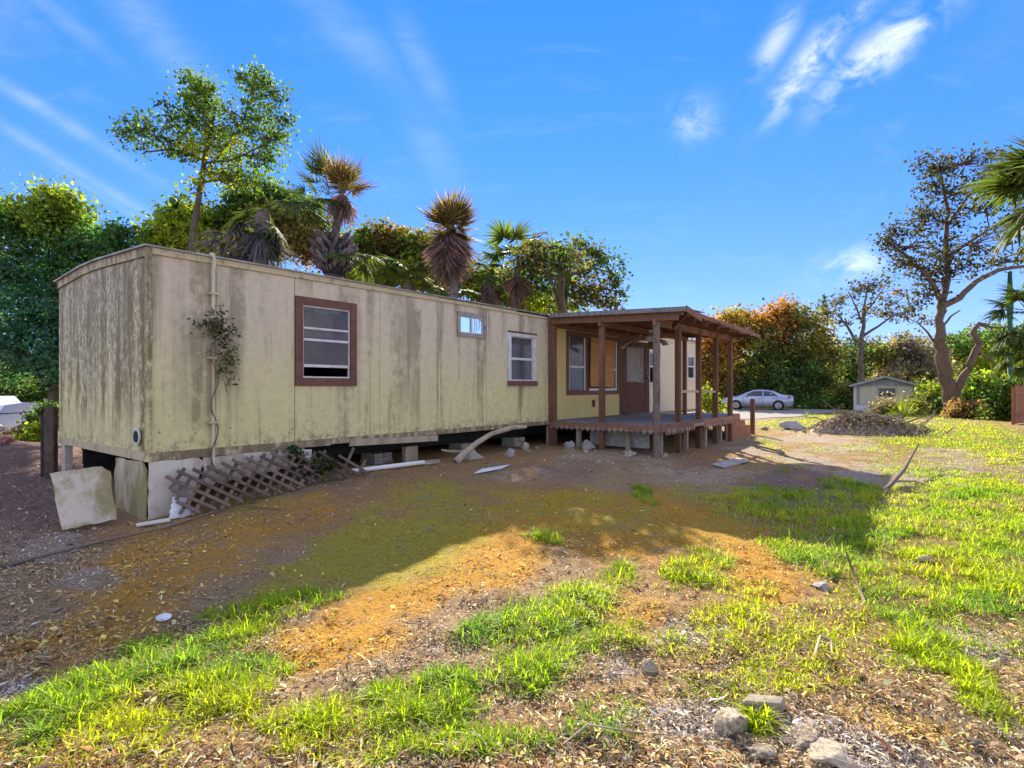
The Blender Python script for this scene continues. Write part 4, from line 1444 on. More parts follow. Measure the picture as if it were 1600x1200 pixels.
# ------------------------------------------------------------------ trees on the right
tree('autumn_tree', 'large rounded tree with orange and olive leaves behind the car', 'tree', 46,
     [(1195, 628, .3), (1200, 570, .25), (1205, 520, .15)],
     [(1120, 540, 34, 46, 60, ORNG), (1112, 590, 30, 40, 40, YORG), (1150, 525, 40, 30, 55, YORG), (1205, 505, 44, 26, 50, ORNG), (1225, 490, 22, 16, 20, ORNG), (1180, 560, 60, 50, 90, OLIVE), (1240, 540, 50, 36, 70, OLIVE), (1270, 570, 40, 46, 64, OLIVE), (1215, 590, 60, 34, 70, G_DARK), (1265, 605, 50, 26, 50, G_DARK), (1285, 540, 22, 30, 26, YORG),
      (1250, 500, 26, 20, 22, OLIVE), (1155, 600, 40, 30, 40, OLIVE), (1230, 625, 50, 12, 36, G_DARK), (1140, 500, 20, 16, 14, YORG), (1095, 560, 16, 40, 26, ORNG)], leaf=.24, per=48, crad=.5, seed=21)
tree('autumn_tree', 'thin half bare tree with few orange leaves above rounded tree', 'tree', 50,
     [(1215, 600, .12), (1218, 520, .08), (1222, 485, .04)],
     [(1205, 485, 14, 10, 6, ORNG), (1222, 470, 12, 8, 5, ORNG), (1238, 478, 14, 10, 6, BROWN), (1195, 498, 12, 8, 5, ORNG)], leaf=.22, per=22, crad=.35, seed=22)
tree('pine_tree', 'small round topped pine far behind the porch roof', 'tree', 75,
     [(1153, 560, .2), (1153, 510, .12)], [(1153, 494, 16, 8, 26, G_DARK), (1145, 499, 10, 5, 12, G_DARK), (1162, 499, 10, 5, 12, OLIVE)], leaf=.3, per=46, crad=.35, seed=23)
tree('bare_tree', 'sparse forked tree standing behind the little shed', 'tree', 50,
     [(1344, 600, .24), (1345, 550, .22), (1347, 520, .17), (1350, 480, .1), (1355, 450, .05)],
     [(1290, 490, 22, 16, 13, (.10, .09, .045)), (1275, 500, 10, 10, 6, (.10, .09, .045)), (1310, 470, 24, 14, 13, (.10, .09, .045)), (1340, 455, 24, 14, 13, (.10, .09, .045)), (1372, 445, 20, 10, 11, (.10, .09, .045)), (1395, 470, 24, 14, 12, (.10, .09, .045)), (1420, 490, 24, 12, 10, (.10, .09, .045)), (1380, 490, 24, 14, 10, (.10, .09, .045)), (1350, 485, 24, 14, 10, (.10, .09, .045)), (1320, 505, 22, 12, 8, (.10, .09, .045)), (1405, 455, 12, 8, 5, BROWN), (1440, 500, 12, 6, 4, (.10, .09, .045))],
     leaf=.24, per=17, crad=.48, seed=24, twigr=.03, limbs=[[(1345, 545, .16, 0), (1330, 520, .12, .3), (1310, 490, .07, .5), (1290, 485, .04, .5)], [(1347, 525, .14, 0), (1372, 510, .1, -.4), (1400, 490, .06, -.5), (1425, 485, .03, -.5)], [(1349, 495, .1, 0), (1370, 465, .06, .4), (1385, 445, .03, .4)], [(1348, 505, .1, 0), (1335, 475, .06, -.3), (1325, 455, .03, -.3)]])
OAKC = (.062, .062, .036)
oak = tree('oak_tree', 'big open oak with leaning trunk on the right lawn', 'tree', 28,
     [(1487, 648, .32), (1484, 610, .30), (1474, 570, .28), (1468, 530, .24), (1470, 490, .19), (1472, 470, .16)],
     [(1470, 260, 39, 18, 22, OAKC), (1510, 255, 46, 18, 25, OAKC), (1550, 280, 46, 29, 28, OAKC), (1460, 290, 34, 23, 19, OAKC), (1500, 300, 46, 27, 28, OAKC), (1540, 320, 46, 27, 23, OAKC), (1440, 340, 39, 23, 21, OAKC), (1480, 345, 46, 27, 25, OAKC), (1400, 365, 27, 20, 15, OAKC), (1390, 380, 18, 23, 10, OAKC),
      (1430, 385, 46, 25, 25, OAKC), (1475, 395, 46, 23, 25, OAKC), (1530, 380, 50, 25, 25, OAKC), (1580, 350, 39, 29, 19, OAKC), (1440, 420, 39, 20, 19, OAKC), (1470, 440, 34, 20, 21, OAKC), (1410, 415, 29, 16, 13, OAKC), (1500, 420, 39, 16, 15, OAKC), (1560, 410, 46, 16, 17, OAKC), (1450, 460, 27, 13, 14, OAKC), (1600, 390, 41, 25, 15, OAKC), (1445, 245, 13, 9, 5, OAKC), (1575, 260, 27, 25, 13, OAKC), (1620, 300, 46, 46, 19, OAKC), (1425, 480, 13, 6, 5, OAKC)],
     leaf=.16, per=14, crad=.27, seed=25, bark='barkred', twigr=.026,
     limbs=[[(1472, 470, .15, 0), (1462, 450, .12, .1), (1440, 420, .09, .2), (1410, 395, .06, .3), (1385, 375, .03, .3)], [(1473, 470, .16, 0), (1482, 430, .14, .1), (1478, 380, .12, .2), (1482, 330, .09, .3), (1472, 280, .05, .3), (1465, 255, .03, .3)],
            [(1472, 478, .17, 0), (1500, 465, .15, -.2), (1525, 440, .12, -.4), (1560, 422, .10, -.6), (1610, 415, .06, -.8)], [(1482, 400, .09, .1), (1520, 375, .07, .4), (1560, 350, .05, .6), (1600, 330, .03, .8)], [(1482, 350, .08, .2), (1510, 310, .06, .5), (1540, 280, .04, .7)],
            [(1469, 515, .07, 0), (1485, 495, .05, .2), (1500, 485, .03, .3)], [(1466, 545, .07, 0), (1450, 520, .05, -.2), (1435, 505, .03, -.3), (1420, 498, .015, -.3)],
            [(1486, 625, .22, 0), (1500, 600, .2, -.2), (1515, 570, .17, -.3), (1530, 540, .15, -.3), (1520, 520, .12, -.3), (1530, 505, .09, -.3), (1545, 508, .05, -.3)], [(1522, 548, .08, -.3), (1545, 560, .06, -.4), (1560, 575, .03, -.5)], [(1530, 508, .07, -.3), (1560, 512, .05, -.4), (1580, 510, .03, -.4)]])
tree('vine_bush', 'grey vine smothered tree right behind the little shed', 'tree', 54,
     [(1420, 620, .2), (1420, 560, .12)], [(1395, 560, 34, 24, 60, GREYBR), (1430, 560, 40, 30, 80, GREYBR), (1455, 580, 26, 26, 40, GREYBR), (1410, 585, 50, 16, 50, GREYBR), (1410, 535, 22, 12, 20, GREYBR), (1370, 550, 26, 20, 30, OLIVE), (1330, 560, 30, 30, 40, G_DARK), (1325, 600, 24, 24, 40, G_DARK)], leaf=.26, per=44, crad=.5, seed=26)
tree('round_tree', 'broad mid green tree behind the leaning oak', 'tree', 60,
     [(1540, 610, .2), (1540, 560, .12)], [(1500, 545, 30, 24, 44, G_MID), (1540, 530, 50, 22, 70, G_MID), (1590, 530, 50, 26, 60, G_MID), (1520, 575, 50, 26, 66, G_YEL), (1570, 580, 50, 30, 66, G_YEL), (1610, 560, 40, 40, 50, G_DARK), (1490, 590, 26, 26, 36, YORG)], leaf=.28, per=44, crad=.55, seed=27)
tree('green_bush', 'bright green bush right behind the oak trunk', 'bush', 34,
     [(1535, 640, .06), (1535, 620, .04)], [(1520, 610, 26, 24, 40, G_MID), (1550, 605, 26, 22, 40, G_LIME), (1565, 625, 24, 16, 30, G_MID), (1540, 630, 40, 12, 36, G_DARK)], leaf=.18, per=40, crad=.34, seed=28, solid=True)
tree('green_bush', 'lime green bush just left of the oak trunk', 'bush', 33,
     [(1455, 640, .05), (1455, 622, .04)], [(1460, 612, 22, 18, 34, G_LIME), (1450, 630, 22, 12, 26, G_MID), (1474, 628, 10, 14, 14, G_LIME)], leaf=.17, per=40, crad=.3, seed=29, solid=True)
tree('dry_bush', 'tan dry shrub at the foot of the oak', 'bush', 27,
     [(1510, 655, .04), (1510, 640, .03)], [(1512, 640, 22, 14, 44, (.30, .19, .09)), (1500, 648, 14, 8, 20, (.24, .16, .08))], leaf=.13, per=36, crad=.2, seed=30, solid=True)
tree('green_bush', 'dark green bush in front of the right hand fence', 'bush', 25,
     [(1575, 655, .05), (1575, 630, .04)], [(1572, 640, 20, 22, 40, G_DARK), (1560, 652, 14, 10, 16, G_MID), (1582, 615, 18, 20, 30, G_MID)], leaf=.15, per=40, crad=.26, seed=31, solid=True)
tree('scrub_bush', 'scrubby grey green bush left of the shed by driveway', 'bush', 41,
     [(1325, 640, .05), (1325, 620, .04)], [(1320, 622, 20, 18, 36, OLIVE), (1300, 634, 20, 8, 20, G_MID), (1270, 632, 26, 8, 20, G_DARK), (1335, 632, 10, 10, 14, G_YEL)], leaf=.18, per=40, crad=.36, seed=32, solid=True)
tree('scrub_bush', 'tangled dry bush in front of the shed', 'bush', 30,
     [(1400, 650, .04), (1400, 640, .03)], [(1385, 632, 16, 12, 22, GREYBR), (1410, 640, 24, 10, 30, G_YEL), (1432, 632, 18, 12, 26, OLIVE), (1370, 644, 14, 8, 16, OLIVE)], leaf=.12, per=34, crad=.22, seed=33, solid=True)
tree('scrub_bush', 'low yellow green weeds by the porch steps', 'bush', 24,
     [(1105, 640, .03), (1105, 630, .02)], [(1105, 622, 12, 16, 26, G_LIME), (1118, 640, 14, 10, 18, G_YEL)], leaf=.11, per=36, crad=.18, seed=34, solid=True)
palm('tall palm at the right edge reaching into the sky', 10.2, [(1690, 600, .18), (1690, 400, .17), (1688, 300, .16)],
     [(1685, 285, F_GREEN, 22, -40, 35, 1.05, 60, 300), (1685, 290, F_GREEN, 8, 20, 70, 1.0, 60, 300), (1685, 300, F_GREEN, 10, -70, -35, 1.0, 60, 300)], seed=9)
palm('green palm leaning in from the right above fence', 23, [(1608, 640, .16), (1607, 560, .15), (1606, 500, .14)],
     [(1606, 485, F_GREEN, 14, -20, 60, 1.1, 0, 360), (1604, 505, F_GREEN, 14, -65, -10, 1.1, 0, 360), (1600, 545, F_GREEN, 10, -60, 10, 1.0, 0, 360)], seed=10)

# far woods: one mass at the end of every view
def woods():
    r = np.random.default_rng(41)
    cen, cc, sz = [], [], []
    for i in range(420):
        a = r.uniform(-1.05, 1.05)
        Y = r.uniform(78, 105)
        x = math.tan(a) * Y
        if abs(x) > 190:
            continue
        h = 3.2 + 4.5 * float(vnoise(np.array([x]), np.array([3.0]), .06)[0]) + r.normal() * .6
        for q in range(5):
            zc = r.uniform(.3, h)
            m = 60
            cen.append(np.array([x, Y, zc])[None] + r.normal(size=(m, 3)) * np.array([1.9, 1.5, .9]))
            base = [G_DARK, G_MID, OLIVE, G_YEL, G_DARK][r.integers(0, 5)]
            cc.append(tint(base, m, r))
            sz.append(.55 * (.7 + .6 * r.random(m)))
    c = np.concatenate(cen)
    keep = c[:, 2] > -.2
    v, f, col = leaf_arrays(c[keep], np.concatenate(sz)[keep], np.concatenate(cc)[keep], r=r)
    o = npmesh('woodland', v, f, col, M['leaf'])
    tag(o, None, None, None, 'stuff')


woods()

# left side plants
tree('scrub_bush', 'brushy weeds half hiding the white boat', 'bush', 11.8,
     [(50, 690, .02), (50, 670, .015)], [(62, 660, 14, 14, 26, G_DARK), (48, 676, 16, 12, 26, OLIVE), (30, 686, 24, 8, 22, BROWN), (10, 690, 18, 10, 18, OLIVE), (70, 640, 10, 12, 14, G_DARK)], leaf=.07, per=30, crad=.10, seed=53, solid=True, twigr=.005)
tree('green_bush', 'sunlit yellow green weeds beside the fence post', 'bush', 11,
     [(45, 700, .02), (45, 690, .015)], [(30, 700, 22, 14, 26, G_YEL), (58, 682, 14, 14, 22, G_LIME), (40, 715, 24, 10, 20, G_MID)], leaf=.08, per=26, crad=.09, seed=51, solid=True)
tree('scrub_bush', 'dark low shrubs behind the white boat', 'bush', 19,
     [(70, 650, .05), (70, 630, .04)], [(20, 615, 50, 26, 40, G_DARK), (75, 620, 26, 24, 36, G_DARK), (-60, 620, 60, 30, 40, G_DARK)], leaf=.13, per=40, crad=.25, seed=52, solid=True)


tree('scrub_bush', 'low yellow green weeds overgrowing the right of debris heap', 'bush', 18.5,
     [(1425, 684, .015), (1425, 672, .01)], [(1415, 668, 22, 9, 20, G_YEL), (1440, 674, 18, 7, 16, G_MID), (1395, 676, 18, 5, 10, G_YEL), (1330, 682, 20, 4, 6, G_MID)], leaf=.08, per=26, crad=.10, seed=64, solid=True, twigr=.005)


def yucca(label, pos, n, L, col, seed, cat='plant', name='spiky_plant'):
    r = random.Random(seed)
    root = thing(name, label, cat, pos)
    rr = np.random.default_rng(seed)
    vs, fs, cs = [], [], []
    for i in range(n):
        a = r.uniform(0, 2 * PI)
        el = r.uniform(.35, 1.4)
        l = L * r.uniform(.6, 1.1)
        d = np.array([math.cos(a) * math.cos(el), math.sin(a) * math.cos(el), math.sin(el)])
        s = np.array([-math.sin(a), math.cos(a), 0])
        b = len(vs)
        c = tint(col, 1, rr)[0]
        for f, w in ((0, .02), (.4, .028), (.75, .018), (1, .002)):
            p = d * l * f + np.array([0, 0, -.28 * l * f * f * math.cos(el)])
            vs += [p - s * w * L, p + s * w * L]
            cs += [c, c]
        fs += [(b + 2 * j, b + 2 * j + 1, b + 2 * j + 3, b + 2 * j + 2) for j in range(3)]
    npmesh('leaves', np.array(vs), np.array(fs), np.array(cs), M['leaf'], root)
    return root


p = GP(1405, 668)
yucca('spiky yellow green plant growing on the debris heap', (p.x, p.y - .2, p.z + .35), 70, .85, G_LIME, 61)
p = GP(1134, 655)
yucca('spiky green plant beside the far porch post', (P(1140, 640, 19).x, 19, .2), 26, .7, G_YEL, 62)
p = GP(1260, 652)
yucca('small green seedling at the driveway edge', (p.x, p.y, p.z), 22, .45, G_LIME, 63)

# vine clinging to the downspout
def vine():
    r = np.random.default_rng(71)
    root = thing('climbing_vine', 'half dead vine hanging on the white downspout', 'vine', C0, ANG)
    mb = MB()
    for k in range(1):
        pts = []
        for i in range(26):
            f = i / 25
            pts.append((.70 + .045 * math.sin(f * 22 + k * 2.2), -.085 - .02 * math.cos(f * 22 + k * 2.2), .25 + 2.2 * f))
        mb.tube(pts, [.010 - .004 * i / 25 for i in range(26)], 5)
    for i in range(26):
        a = np.array([.72, -.12, 1.65 + .8 * r.random()])
        b = a + np.array([r.normal() * .14, -.1 * r.random(), -.25 * r.random()])
        mb.tube([a, (a + b) / 2 + np.array([0, -.04, .06]), b], .004, 4, False)
    mb.build('stem', M['stick'], root)
    cen, cc, sz = [], [], []
    for (t, y, z, rx, rz, n, col) in ((.66, -.14, 2.30, .16, .10, 150, (.06, .065, .04)), (.80, -.14, 2.22, .12, .12, 120, (.07, .075, .045)), (.84, -.13, 1.98, .10, .16, 110, (.065, .08, .035)), (.86, -.12, 1.78, .12, .10, 60, (.075, .1, .03)), (.74, -.12, 2.45, .07, .08, 50, (.07, .075, .04)), (.58, -.13, 2.32, .08, .05, 30, (.07, .07, .045)), (.90, -.1, 1.63, .07, .06, 16, (.07, .08, .03))):
        g = r.normal(size=(n, 3)) * np.array([rx, .045, rz]) * .7 + np.array([t, y, z])
        g[:, 1] = np.minimum(g[:, 1], -.035)
        cen.append(g)
        cc.append(tint(np.array(col) * 1.5, n, r))
        sz.append(.052 * (.6 + .8 * r.random(n)))
    v, f, c = leaf_arrays(np.concatenate(cen), np.concatenate(sz), np.concatenate(cc), wid=.26, r=r)
    npmesh('foliage', v, f, c, M['leaf'], root)


vine()

# ------------------------------------------------------------------ skirting wreckage at the near corner
def quad_panel(name, label, pts, th, mat, cat='panel', bend=.0, group=None):
    """thick sheet through four corner points, wavy like bent tin"""
    a, b, c, d = [Vector(p) for p in pts]        # bottom left, bottom right, top right, top left
    org = (a + b) / 2
    nrm = (b - a).cross(d - a).normalized()
    n = 8
    vs, fs = [], []
    for i in range(n + 1):
        for j in range(n + 1):
            f, g = i / n, j / n
            p = a.lerp(b, f).lerp(d.lerp(c, f), g)
            e = bend * math.sin(3.1 * f + 1.3 * g) * math.sin(2.2 * g + .6)
            if f > .99 and g > .99:
                p = p + (a - c) * .06
            edge = .010 * rnd.uniform(-1, 1) if i in (0, n) or j in (0, n) else 0
            vs.append(p - org + nrm * e + Vector((edge, 0, edge)))
    for i in range(n):
        for j in range(n):
            q = i * (n + 1) + j
            fs.append((q, q + n + 1, q + n + 2, q + 1))
    o = MB().add(vs, fs).build(name, mat, None, False, loc=org)
    s = o.modifiers.new('thick', 'SOLIDIFY')
    s.thickness = th
    s.offset = 0
    return tag(o, label, cat, group)


bl, br_, tr_, tl = P(98, 829, 6.05), P(182, 812, 6.42), P(171, 727, 6.62), P(78, 741, 6.42)
bl.z = max(bl.z, gz(bl.x, bl.y) - .02)
quad_panel('skirting_panel', 'detached mossy skirting panel leaning outward left of the corner', (bl, br_, tr_, tl), .022, M['mossypanel'], bend=.008)
a = W(-.02, -.98)
b = W(-.02, -.03)
quad_panel('skirting_panel', 'cracked mossy skirting panel standing under the wall corner', (Vector((a.x, a.y, gz(a.x, a.y) - .03)), Vector((b.x, b.y, gz(b.x, b.y) - .03)), Vector((b.x, b.y, .685)), Vector((a.x, a.y, .66))), .02, M['mossypanel'], bend=.012)
a, b, c = W(.0, .0), W(.62, .01), W(1.5, .0)
quad_panel('skirting_panel', 'dirty white skirting panel beside the lattice', (Vector((a.x, a.y, gz(a.x, a.y) - .03)), Vector((W(.42, .01).x, W(.42, .01).y, .05)), Vector((b.x, b.y, .685)), Vector((a.x, a.y, .685))), .02, M['whitepaint'], bend=.01)
quad_panel('skirting_panel', 'white skirting strip showing above the lattice', (W(.60, -.01, .34), W(2.1, -.01, .46), W(2.1, 0, .685), W(.60, 0, .685)), .015, M['whitepaint'], bend=.008)
o = quad_panel('broken_board', 'broken bent trim lying against white skirting panel', (W(.22, .10, .03), W(.27, .10, .03), W(.34, .10, .40), W(.29, .10, .42)), .02, M['palewood'], 'board')
quad_panel('white_bag', 'crumpled white plastic scrap at the lattice foot', (W(.12, .25, .04), W(.34, .28, .05), W(.36, .2, .24), W(.18, .18, .27)), .03, M['whitebag'], 'plastic', .05)
p = GP(240, 821)
q = GP(264, 816)
o = MB().bar(GP(214, 823, .02) - p, GP(266, 816, .03) - p, .05, .03).build('white_strip', M['pvc'], None, loc=p)
tag(o, 'short white plastic strip lying below the corner', 'strip')
# corner pier and posts seen at the left
p = W(.06, -3.40)
o = thing('support_post', 'pale square support post under the far left corner', 'post', (p.x, p.y, gz(p.x, p.y) - .05), ANG)
MB().box(-.05, .05, -.08, .08, 0, .69 - gz(p.x, p.y) + .05).build('shaft', M['whitepaint'], o)
MB().box(-.12, .12, -.14, .14, 0, .06).build('pad', M['concrete'], o)
p = P(80, 700, 8.75)
o = thing('fence_post', 'grey wooden fence post left of the mobile home', 'post', (p.x, p.y, gz(p.x, p.y) - .1), R(10))
MB().box(-.065, .065, -.06, .06, 0, 1.25 - gz(p.x, p.y) + .1).build('shaft', M['lattice'], o, bevel=.008)
MB().box(-.13, -.066, -.03, .03, .1, 1.12 - gz(p.x, p.y) + .1).build('batten', M['dark'], o)

# lattice lying against the skirting: slats in two layers
def lattice(label, t0, t1, zb0, zb1, zt0, zt1, sb, st, seed, missing=0.07, mat='lattice'):
    r = random.Random(seed)
    A, B, D = W(t0, sb, zb0), W(t1, sb, zb1), W(t0, st, zt0)
    Cc = W(t1, st, zt1)
    root = thing('lattice_panel', label, 'lattice', A)
    ex = (B - A)
    Lx = ex.length
    ex.normalize()
    ey = (D - A)
    Ly = ey.length
    ey = (ey - ex * ey.dot(ex)).normalized()
    nz = ex.cross(ey).normalized()
    if nz.dot(NV) < 0:
        nz = -nz

    def clip(p, d):
        lo, hi = -9, 9
        for v, dv, m in ((p[0], d[0], Lx), (p[1], d[1], Ly)):
            if abs(dv) < 1e-6:
                continue
            a, b = (0 - v) / dv, (m - v) / dv
            lo, hi = max(lo, min(a, b)), min(hi, max(a, b))
        return lo, hi
    for layer, ang in ((0, 45), (1, 135)):
        d = (math.cos(R(ang)), math.sin(R(ang)))
        nn = (-d[1], d[0])
        k = -Lx - Ly
        while k < Lx + Ly:
            p = (Lx / 2 + nn[0] * k, Ly / 2 + nn[1] * k)
            k += .118
            lo, hi = clip(p, d)
            if hi - lo < .08 or r.random() < missing:
                continue
            lo += r.uniform(0, .04)
            hi -= r.uniform(0, .04) + (r.random() < .2) * r.uniform(0, .2)
            if hi - lo < .08:
                continue
            off = nz * (.008 + .014 * layer)
            a = ex * (p[0] + d[0] * lo) + ey * (p[1] + d[1] * lo) + off
            b = ex * (p[0] + d[0] * hi) + ey * (p[1] + d[1] * hi) + off + nz * r.uniform(-.01, .02)
            MB().bar(a, b, .042, .011, nz).build('slat', M[mat], root)
    return root


lattice('longer weathered lattice panel slumped against the skirting', .16, 1.75, .06, .20, .56, .63, .46, .10, 81)
lattice('weedy end piece of broken lattice under the wall', 1.80, 2.85, .20, .26, .62, .62, .40, .12, 82, .18, 'lattice')
tree('scrub_bush', 'weeds growing through the broken lattice', 'bush', 7.9,
     [(470, 745, .008), (468, 735, .006)], [(455, 715, 26, 12, 14, (.06, .09, .03)), (490, 735, 24, 14, 12, (.07, .085, .03)), (440, 725, 14, 8, 6, (.06, .07, .03)), (510, 725, 14, 12, 6, (.06, .07, .03)), (452, 703, 12, 8, 6, (.05, .1, .04))], leaf=.055, per=16, crad=.045, seed=83, twigr=.004, depth=.3)


# ------------------------------------------------------------------ rubble, rocks, sticks
def rock_mesh(name, seed, sub=4, rough=.3, flat=1.0, facet=.5):
    import bmesh
    bm = bmesh.new()
    bmesh.ops.create_icosphere(bm, subdivisions=sub, radius=1)
    r = np.random.default_rng(seed)
    cuts = [(unit(1, r)[0], .42 + .42 * r.random()) for _ in range(14)]
    for v in bm.verts:
        c = np.array(v.co)
        for n, d in cuts:
            e = c.dot(n) - d
            if e > 0:
                c = c - n * e * (1 - .25 * facet)
        x, y, z = c
        k = 1 + rough * (float(fbm(np.array([x * 1.3 + seed]), np.array([y * 1.3 + z * 1.7]), 1.4, 4)[0]) - .5)
        c = c * k
        c[2] *= flat
        v.co = c
    for v in bm.verts:
        x, y, z = v.co
        q = float(fbm(np.array([x * 1.1 + z + seed]), np.array([y * 1.1 - z * .8]), 5.0, 3)[0]) - .5
        v.co = np.array(v.co) * (1 + .28 * rough * q)
    me = bpy.data.meshes.new(name)
    bm.to_mesh(me)
    bm.free()
    me.polygons.foreach_set('use_smooth', [sub >= 3] * len(me.polygons))
    return me


def rock(label, px, py, wpx, hpx, mat='rock', seed=1, name='rock', cat='rock', group=None, sink=.62, rough=.8, depth=.8):
    p = GP(px, py)
    k = p.y / FPX
    a, h = wpx * k / 2, hpx * k / 2
    o = link(name, rock_mesh(name, seed, 4 if wpx > 20 else 3, rough), M[mat])
    o.scale = (a, a * depth, h * 1.15)
    o.location = (p.x, p.y + a * .3, p.z + h * (1 - sink))
    o.rotation_euler = (0, 0, seed * 1.3)
    return tag(o, label, cat, group)


ROCKS = [('largest pale limestone lump beside the foreground grass tuft', 1140, 1152, 84, 52, 'rock', 1), ('flat grey limestone half buried behind the largest lump', 1190, 1118, 80, 22, 'rockdirty', 2),
         ('ragged pale rock below and right of the largest lump', 1268, 1172, 70, 32, 'rock', 3), ('pale rock cut by the bottom frame edge', 1292, 1196, 90, 36, 'rock', 4), ('grey white rock left of the bottom edge rocks', 1188, 1192, 60, 26, 'rock', 5),
         ('small knobbly pale rock in thin grass', 1016, 1052, 36, 30, 'rock', 6), ('small whitish stone in the sunny grass at right', 1452, 880, 26, 16, 'rock', 7), ('small tan stone in bare soil on the left', 86, 956, 18, 9, 'rock', 8),
         ('white rounded stone lying right of the bottom rocks', 1526, 1170, 24, 16, 'rock', 9), ('pale block beside the ragged rock', 1250, 1140, 22, 16, 'whitepaint', 10),
         ('white rubble lump under the porch front edge', 985, 712, 44, 14, 'rock', 11), ('round pale rubble stone by the left porch post', 890, 703, 22, 18, 'rockdirty', 12), ('wide grey rubble slab below the porch', 918, 704, 36, 22, 'rockdirty', 13),
         ('little white stone near the porch middle post', 916, 708, 12, 8, 'rock', 14), ('grey concrete chunk under the mobile home', 738, 718, 46, 20, 'rockdirty', 15), ('bluish white broken block under the mobile home', 795, 714, 24, 24, 'concrete', 16),
         ('tan stone pair left of the porch post', 820, 702, 20, 14, 'rock', 17), ('low tan stone beside the broken block', 838, 703, 14, 10, 'rock', 18), ('pale gravelly lump in the shadow by the porch', 1062, 741, 14, 10, 'rock', 19),
         ('white stone at foot of the bark post', 1038, 716, 20, 10, 'rock', 20), ('grey lump in the sandy patch near debris', 1240, 672, 44, 18, 'rockdirty', 21), ('pale stump of concrete by the newel post', 1218, 709, 12, 10, 'rockdirty', 22), ('flat white stone on the far lawn', 1196, 672, 20, 7, 'rock', 23)]
for (lab, px, py, w, h, mt, sd) in ROCKS:
    rock(lab, px, py, w, h, mt, sd)


def slab(label, corners, th, mat, name='concrete_slab', cat='slab'):
    pts = [GP(a, b, .012) for a, b in corners]
    c = sum(pts, Vector()) / len(pts)
    mb = MB()
    n = len(pts)
    vs = [p - c for p in pts] + [p - c + Vector((0, 0, th)) for p in pts]
    fs = [tuple(range(n))[::-1], tuple(range(n, 2 * n))] + [(i, (i + 1) % n, n + (i + 1) % n, n + i) for i in range(n)]
    o = mb.add(vs, fs).build(name, M[mat], None, bevel=.008, loc=c)
    return tag(o, label, cat)


slab('white flat sheet lying in the dirt below the wall', ((740, 742), (784, 734), (796, 728), (752, 735)), .015, 'whitebag', 'white_sheet', 'sheet')
slab('pale concrete slab right of the porch shadow', ((1112, 728), (1152, 718), (1172, 722), (1132, 733)), .03, 'concrete')
slab('weathered plank lying behind the largest limestone lump', ((1160, 1116), (1222, 1122), (1228, 1108), (1170, 1102)), .05, 'palewood', 'plank', 'plank')
p = GP(256, 970)
o = MB().lathe([(.0, .004), (.035, .004), (.045, .016), (.047, .016), (.036, .0), (.0, .0)], (0, 0, 0), 18).build('white_plate', M['whitebag'], None, True, loc=(p.x, p.y, p.z + .012), rot=(.15, .1, 0))
tag(o, 'small white plastic lid lying on brown soil', 'lid')
o = MB().tube([GP(548, 741, .05) - GP(548, 741), GP(600, 735, .05) - GP(548, 741), GP(662, 727, .05) - GP(548, 741)], .035, 10).build('white_pipe', M['pvc'], None, True, loc=GP(548, 741))
tag(o, 'long white pipe lying along the wall base', 'pipe')
slab('splintered pale board at the end of the white pipe', ((664, 728), (688, 725), (688, 721), (664, 723)), .03, 'palewood', 'broken_board', 'board')

# concrete block piers under the home
for (t, lab) in ((3.75, 'block pier under the middle of mobile home'), (5.9, 'dim block pier behind the leaning branch'), (7.6, 'dim block pier beside the left porch post')):
    p = W(t, -.62)
    g = gz(p.x, p.y)
    o = thing('block_pier', lab, 'pier', (p.x, p.y, g - .02), ANG)
    MB().box(-.2, .2, -.2, .2, 0, .06).build('pad', M['concrete'], o)
    nz_ = 2
    h = (.42 - g - .04) / nz_
    for i in range(nz_):
        MB().box(-.19, -.005, -.18 + .01 * i, .18, .062 + h * i, .062 + h * (i + 1) - .006).build('block', M['palewood' if i else 'concrete'], o)
        MB().box(.005, .19, -.18, .18 - .01 * i, .062 + h * i, .062 + h * (i + 1) - .006).build('block', M['concrete'], o)
p = W(4.05, -.10)
o = MB().box(-.14, .14, -.05, .05, -.02, .30).build('leaning_block', M['palewood'], None, loc=(p.x, p.y, gz(p.x, p.y)), rot=(0, 0, ANG), bevel=.006)
tag(o, 'pale square block standing before the block pier', 'block')


def stick(label, pts, rads, mat='stick', name='fallen_branch', cat='branch', side=()):
    P0 = pts[0]
    o = thing(name, label, cat, P0)
    MB().tube([p - P0 for p in pts], rads, 7).build('stem', M[mat], o, True)
    for s in side:
        MB().tube([p - P0 for p in s[0]], s[1], 5).build('twig', M[mat], o, True)
    return o


stick('crooked pale branch leaning up under the wall', [GP(712, 724, .02), P(728, 706, 9.9), P(745, 692, 10.1), P(768, 678, 10.35), P(800, 668, 10.55), P(822, 667, 10.8)], [.07, .06, .05, .045, .05, .03], 'palewood', side=[([P(728, 706, 9.9), P(700, 705, 9.9), P(690, 703, 10)], [.03, .025, .015])])
stick('forked dead branch lying in the bright grass', [GP(1372, 772, .02), GP(1390, 768, .08), GP(1412, 750, .16), GP(1425, 738, .30), GP(1436, 728, .42)], [.02, .035, .03, .022, .01], side=[([GP(1400, 762, .10), GP(1430, 764, .12), GP(1460, 768, .05)], [.018, .013, .006]), ([GP(1388, 768, .06), GP(1380, 778, .02), GP(1372, 782, .02)], [.02, .015, .008])])
stick('dark stick slanting over mossy stump in the grass', [GP(1352, 946, .01), GP(1340, 920, .04), GP(1322, 893, .16)], [.012, .010, .006])
rock('mossy wood chunk in the sunny grass', 1288, 922, 34, 14, 'rockdirty', 31, 'wood_chunk', 'wood')
stick('long dark root lying across the left soil', [GP(2, 890, .02), GP(70, 872, .03), GP(170, 848, .03), GP(260, 828, .03), GP(345, 800, .03)], [.018, .02, .014, .015, .006], 'bark')
